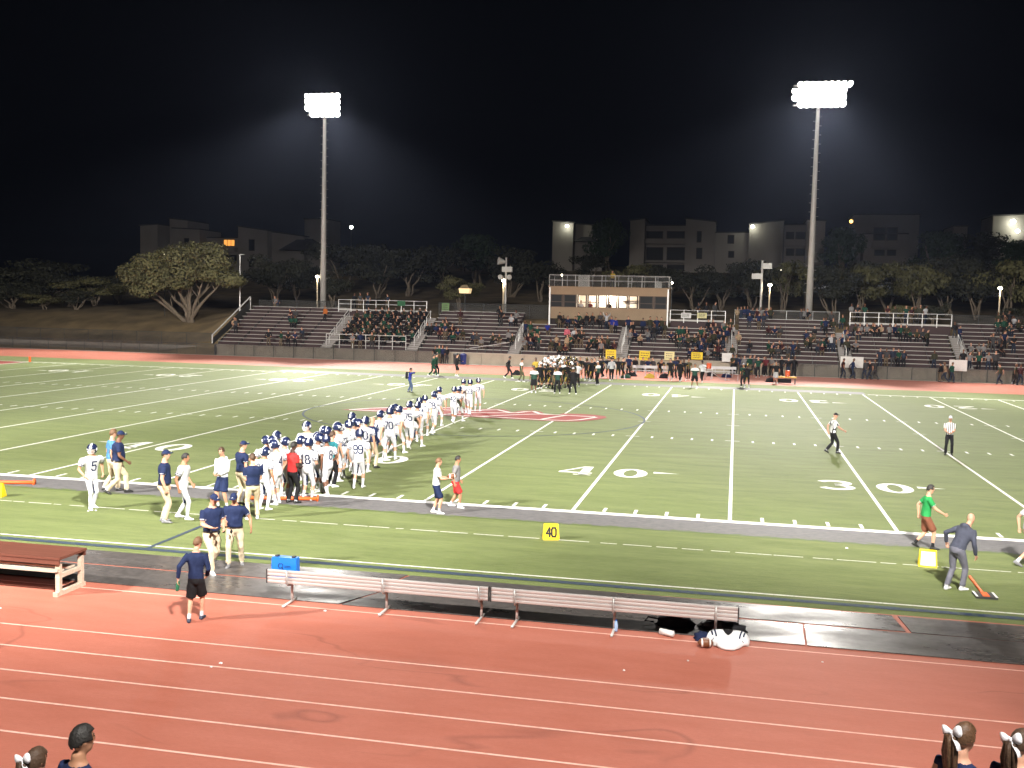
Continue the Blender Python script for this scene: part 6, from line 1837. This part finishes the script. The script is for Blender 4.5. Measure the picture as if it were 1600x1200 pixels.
# green bottle in the boy's hand
hnd = [v_ for k_, v_ in BODY.items() if v_[0] == boy.data][0][1]['hands']
hp = boy.matrix_basis @ hnd[1]
bottle((hp.x - .02, hp.y + .01, hp.z - .17), mat('green_plastic', (.015, .13, .07), .3), 'dark green bottle in the hand of the boy in the navy jacket', rot=(0, rad(8), 0))
# headsets held by the two coaches
for (nm, x, y, yy) in (('held by the coach stepping off the mat', 335, 832, None), ('held at the waist by the bearded coach', 372, 833, None)):
    o_ = [o for o in bpy.data.objects if o.name.startswith('person') and ('stepping off' in o.get('label', '') if 'stepping' in nm else 'bearded coach in navy polo and cap' in o.get('label', ''))][0]
    inf = [v_ for v_ in BODY.values() if v_[0] == o_.data][0][1]
    hp = o_.matrix_basis @ inf['hands'][0]
    e = empty('headset', hp, 'black headset ' + nm, 'headset')
    t = MB(); t.tube([(.09 * math.cos(rad(a)), 0, .09 * math.sin(rad(a)) - .06) for a in range(0, 181, 30)], .010, 0, 6); t.build('headband', C_BLACK, e)
    for s_ in (-1, 1):
        t = MB(); t.ball((s_ * .09, 0, -.075), (.025, .045, .05)); t.build('ear_cup', C_BLACK, e, smooth=True)
    t = MB(); t.tube([(.09, 0, -.1), (.14, .02, -.25), (.10, .03, -.45)], .006, 0, 5); t.build('cable', C_BLACK, e)
# backpack and camera of the field photographer
M0 = ph.matrix_basis
e = empty('backpack', M0 @ Vector((0, -.21, 1.02)), 'black backpack on the photographer in the blue jacket', 'backpack', rz=rad(-75))
b = MB(); b.loft([[(-.15 * k, -.10 * k, z), (.15 * k, -.10 * k, z), (.15 * k, .06, z), (-.15 * k, .06, z)] for z, k in ((0, .85), (.05, 1), (.35, 1), (.45, .7))], 0); b.build('pack', C_BLACK, e, recalc=True)
for s_ in (-1, 1):
    t = MB(); t.tube([(s_ * .1, .06, .4), (s_ * .1, .2, .44), (s_ * .1, .26, .2), (s_ * .11, .06, .05)], .018, 0, 5); t.build('strap', C_BLACK, e)
# belt towel of number 99: a dark band round the waist
for o in bpy.data.objects:
    if o.get('label', '').endswith('number 99') and o.name.startswith('person'):
        inf = [v_ for v_ in BODY.values() if v_[0] == o.data][0][1]
        b = MB(); R_ = [ering(inf['pel'] + inf['T'] @ Vector((0, 0, z)), Vector((1, 0, 0)), Vector((0, 1, 0)), .183, .143) for z in (.015, .115)]
        b.loft(R_, 0, False); b.build('belt_towel', C_BLACK, o)
# ------------------------------------------------------------------ far side equipment
M_al2 = mat('dull_bench_metal', (.42, .41, .42), .5, metallic=.3)
def far_bench(px0, px1, py_, label):
    a, c_ = G(px0, py_), G(px1, py_)
    L_ = c_.x - a.x
    e = empty('far_bench', ((a.x + c_.x) / 2, a.y, 0), label, 'bench', 'home team benches')
    MB().box(-L_ / 2, L_ / 2, -.15, .15, .40, .45).build('seat', M_al2, e); MB().box(-L_ / 2, L_ / 2, .2, .24, .62, .86).build('backrest', M_al2, e)
    for k in range(4):
        x = -L_ / 2 + .3 + (L_ - .6) * k / 3
        MB().box(x - .03, x + .03, -.14, .24, .0, .04).build('foot', M_al2, e); MB().box(x - .03, x + .03, .13, .19, .04, .86).build('upright', M_al2, e)
far_bench(988, 1044, 586, 'dull metal bench before the yellow signs on the far sideline')
far_bench(1098, 1150, 587, 'dull metal bench beside the orange cooler on the far sideline')
def hurdle(px_, py_, label):
    p = G(px_, py_); e = empty('folded_stand', p, label, 'stand')
    t = MB(); t.tube([(-1.2, 0, .05), (-.9, 0, .75), (-.2, 0, .72), (.5, 0, .2), (1.3, 0, .1)], .03, 0, 6); t.tube([(-.3, 0, .05), (-.2, 0, .72)], .03, 0, 6); t.tube([(.9, 0, .02), (.95, 0, .62), (1.9, 0, .60), (1.9, 0, .02)], .03, 0, 6); t.build('frame', M_al2, e)
hurdle(1116, 595, 'collapsed metal stand frame lying by the far benches')
M_cool = mat('orange_cooler_plastic', (.62, .10, .03), .4)
def cooler(loc, label):
    e = empty('drinks_cooler', loc, label, 'cooler', 'orange drinks coolers')
    t = MB(); t.tube([(0, 0, 0), (0, 0, .02), (0, 0, .42)], [.17, .19, .21], 0, 14); t.build('barrel', M_cool, e, smooth=True)
    t = MB(); t.tube([(0, 0, .42), (0, 0, .50)], [.22, .20], 0, 14); t.build('lid', mat('orange_lid', (.55, .14, .08), .4), e, smooth=True)
    MB().box(-.03, .03, -.24, -.19, .05, .1).build('tap', SHOE_W, e)
p = G(1228, 600)
e = empty('drinks_cart', p, 'low cart with yellow top carrying an orange cooler on the far track', 'cart')
MB().box(-.8, .8, -.35, .35, .52, .60).build('top', mat('amber_top', (.6, .33, .05), .5), e)
for x in (-.7, .7):
    for y in (-.28, .28):
        MB().box(x - .03, x + .03, y - .03, y + .03, 0, .518).build('leg', M_dark, e)
MB().box(-.65, .4, -.25, .25, .1, .4).build('bin', C_BLACK, e)
cooler(p + Vector((.1, 0, .602)), 'orange cooler on the low yellow topped cart')
p = G(1107, 592)
tb_ = empty('cooler_table', p, 'small stand carrying an orange cooler by the far benches', 'table')
MB().box(-.35, .35, -.3, .3, .82, .86).build('top', M_al2, tb_)
for x in (-.3, .3):
    for y in (-.25, .25): MB().box(x - .02, x + .02, y - .02, y + .02, 0, .818).build('leg', M_al2, tb_)
cooler(p + Vector((0, 0, .862)), 'orange cooler on the small stand by the far benches')
gd = [(977, 591, C_DGREEN, 'dark green kit bag on the far track'), (988, 588, C_BLACK, 'black kit bag beside the green one on the far track'), (1015, 591, C_YEL, 'gold and black pads heaped before the far bench'), (1038, 591, C_BLACK, 'black rucksack on the far track before the bench'), (808, 586, C_BLACK, 'black bag on the far track near the dark-uniformed huddle'), (1112, 588, C_BLACK, 'black bag on the end of the collapsed stand'), (1135, 590, C_NAVY, 'dark bag beside the far bench end'), (1204, 597, C_BLACK, 'dark bag beside the man in grey shorts')]
for i, (x, y, m_, lab) in enumerate(gd):
    lump('kit_bag', G(x, y) + Vector((0, 0, .006)), .42, .25, .36, m_, lab, 'bag', 30 + i, [('strap', [(-.25, 0, .25), (0, -.05, .42), (.25, 0, .25)], .02)])
# recycling bins at the gap in the wall
M_bin = mat('blue_bin_plastic', (.02, .035, .16), .5); M_bink = mat('dark_bin_plastic', (.03, .03, .033), .5)
for (x, y, m_, lab) in ((724, 563, M_bin, 'blue recycling bin at the gap below the stand'), (713, 562, M_bink, 'dark rounded bin beside the blue recycling bin'), (329, 534, M_bink, 'dark bin at the left foot of the stand')):
    p = atY(x, y, 67.25)
    e = empty('waste_bin', (p.x, 67.25 if x > 400 else 68.6, 0 if x > 400 else .0), lab, 'bin')
    t = MB(); t.tube([(0, 0, 0), (0, 0, .9)], [.26, .31], 0, 12 if m_ is M_bink else 4); t.build('body', m_, e)
    t = MB(); t.tube([(0, 0, .9), (0, 0, .98), (0, 0, 1.06)], [.33, .32, .12], 0, 12); t.build('lid', m_, e)
# ------------------------------------------------------------------ hand made signs along the wall
def poster(px_, py_, wpx, hpx, m_, label, txt=True, Y=67.38, tilt=0):
    p = atY(px_, py_, Y); k = (Y + 30) / FPX * 1.03
    w_, h_ = wpx * k / 2, hpx * k / 2
    e = empty('poster', p, label, 'sign', 'home made signs on the far wall'); e.rotation_euler = (0, tilt, 0)
    MB().box(-w_, w_, -.012, .012, -h_, h_).build('board', m_, e)
    if txt:
        b = MB(); rg_ = random.Random(int(px_))
        for ln in range(3):
            z = h_ * (.5 - ln * .5); x = -w_ * .7
            while x < w_ * .6:
                l = rg_.uniform(.05, .12)
                b.box(x, x + l, -.016, -.0125, z - .035, z + .035); x += l + .05
        b.build('lettering', mat('black_print', (.01, .01, .012), .6), e)
    for s_ in (-1, 1):
        MB().box(s_ * w_ * .8 - .015, s_ * w_ * .8 + .015, .013, .03, -h_, h_).build('cord', M_dark, e)
Mpy = mat('yellow_poster_paper', (.62, .46, .02), .7, .05, 3); Mpp = mat('pale_yellow_poster_paper', (.60, .55, .28), .7, .05, 3); Mpw = mat('white_poster_paper', (.60, .58, .56), .7, .05, 3)
poster(954.5, 553.5, 16, 14, Mpy, 'yellow hand lettered sign left-most above the far bench', tilt=rad(-1))
poster(1007, 555.5, 16, 14, Mpy, 'yellow hand lettered sign above the right end of the far bench', tilt=rad(2))
poster(1046, 556, 15, 13, Mpp, 'pale yellow sign with faint lettering beside the bright yellow one')
poster(1089, 556, 17, 11, Mpy, 'yellow sign partly hidden by spectators beside the white one')
poster(1136, 558.5, 15, 13, Mpw, 'small white sign beside the partly hidden yellow sign', txt=False)
poster(1331, 566, 32, 16, Mpw, 'wide white banner below the long raised platform', txt=False)
poster(1497, 571, 24, 16, Mpw, 'white sign hanging on the wall near the right end of the stand', txt=False)
poster(696, 480, 12, 13, mat('green_poster_paper', (.12, .2, .08), .8), 'pale green sign at the top of the section left of the press box', Y=77.3)
poster(627, 474, 13, 8, mat('dark_green_banner', (.02, .10, .04), .8), 'dark green banner on the railed platform behind the band', Y=76.0, txt=False)
poster(1072, 493, 15, 8, Mpw, 'white sign on the rail of the small platform', Y=75.1)
poster(1097, 493, 14, 8, Mpp, 'pale sign on the rail of the small platform beside the white one', Y=75.1)
# scraps of litter on the track
rl = random.Random(4)
for (x, y, s_) in ((508, 955, .03), (1285, 1035, .02), (345, 1037, .03), (330, 1043, .02), (1075, 1033, .02), (975, 1048, .02), (138, 799, .03), (150, 798, .03), (1323, 857, .04), (0, 951, .03)):
    t = MB(); t.loft([[(-s_, -s_ * .6, 0), (s_ * .8, -s_, 0), (s_, s_ * .5, 0), (-s_ * .5, s_, 0)], [(-s_ * .8, -s_ * .5, s_ * .5), (s_ * .5, -s_ * .8, s_ * .8), (s_ * .8, s_ * .4, s_ * .4), (-s_ * .4, s_ * .7, s_ * .6)]], 0)
    tag(t.build('paper_scrap', SHOE_W, None, recalc=True, loc=G(x, y) + Vector((0, 0, .006))), 'tiny white scrap of litter on the ground', 'litter', 'scraps of litter')

# ------------------------------------------------------------------ night haze
m = bpy.data.materials.new('night_haze')
m.use_nodes = True
nt = m.node_tree
nt.nodes.remove(nt.nodes['Principled BSDF'])
pv = nt.nodes.new('ShaderNodeVolumePrincipled')
pv.inputs['Color'].default_value = (0.58, 0.68, 1.0, 1)
pv.inputs['Density'].default_value = HAZE
pv.inputs['Anisotropy'].default_value = 0.72
nt.links.new(pv.outputs[0], nt.nodes['Material Output'].inputs['Volume'])
hz = MB().box(-910, 910, -310, 1210, -1.2, 62).build('haze', m)
hz['kind'] = 'stuff'
hz['label'] = 'thin night haze glowing around the floodlights'
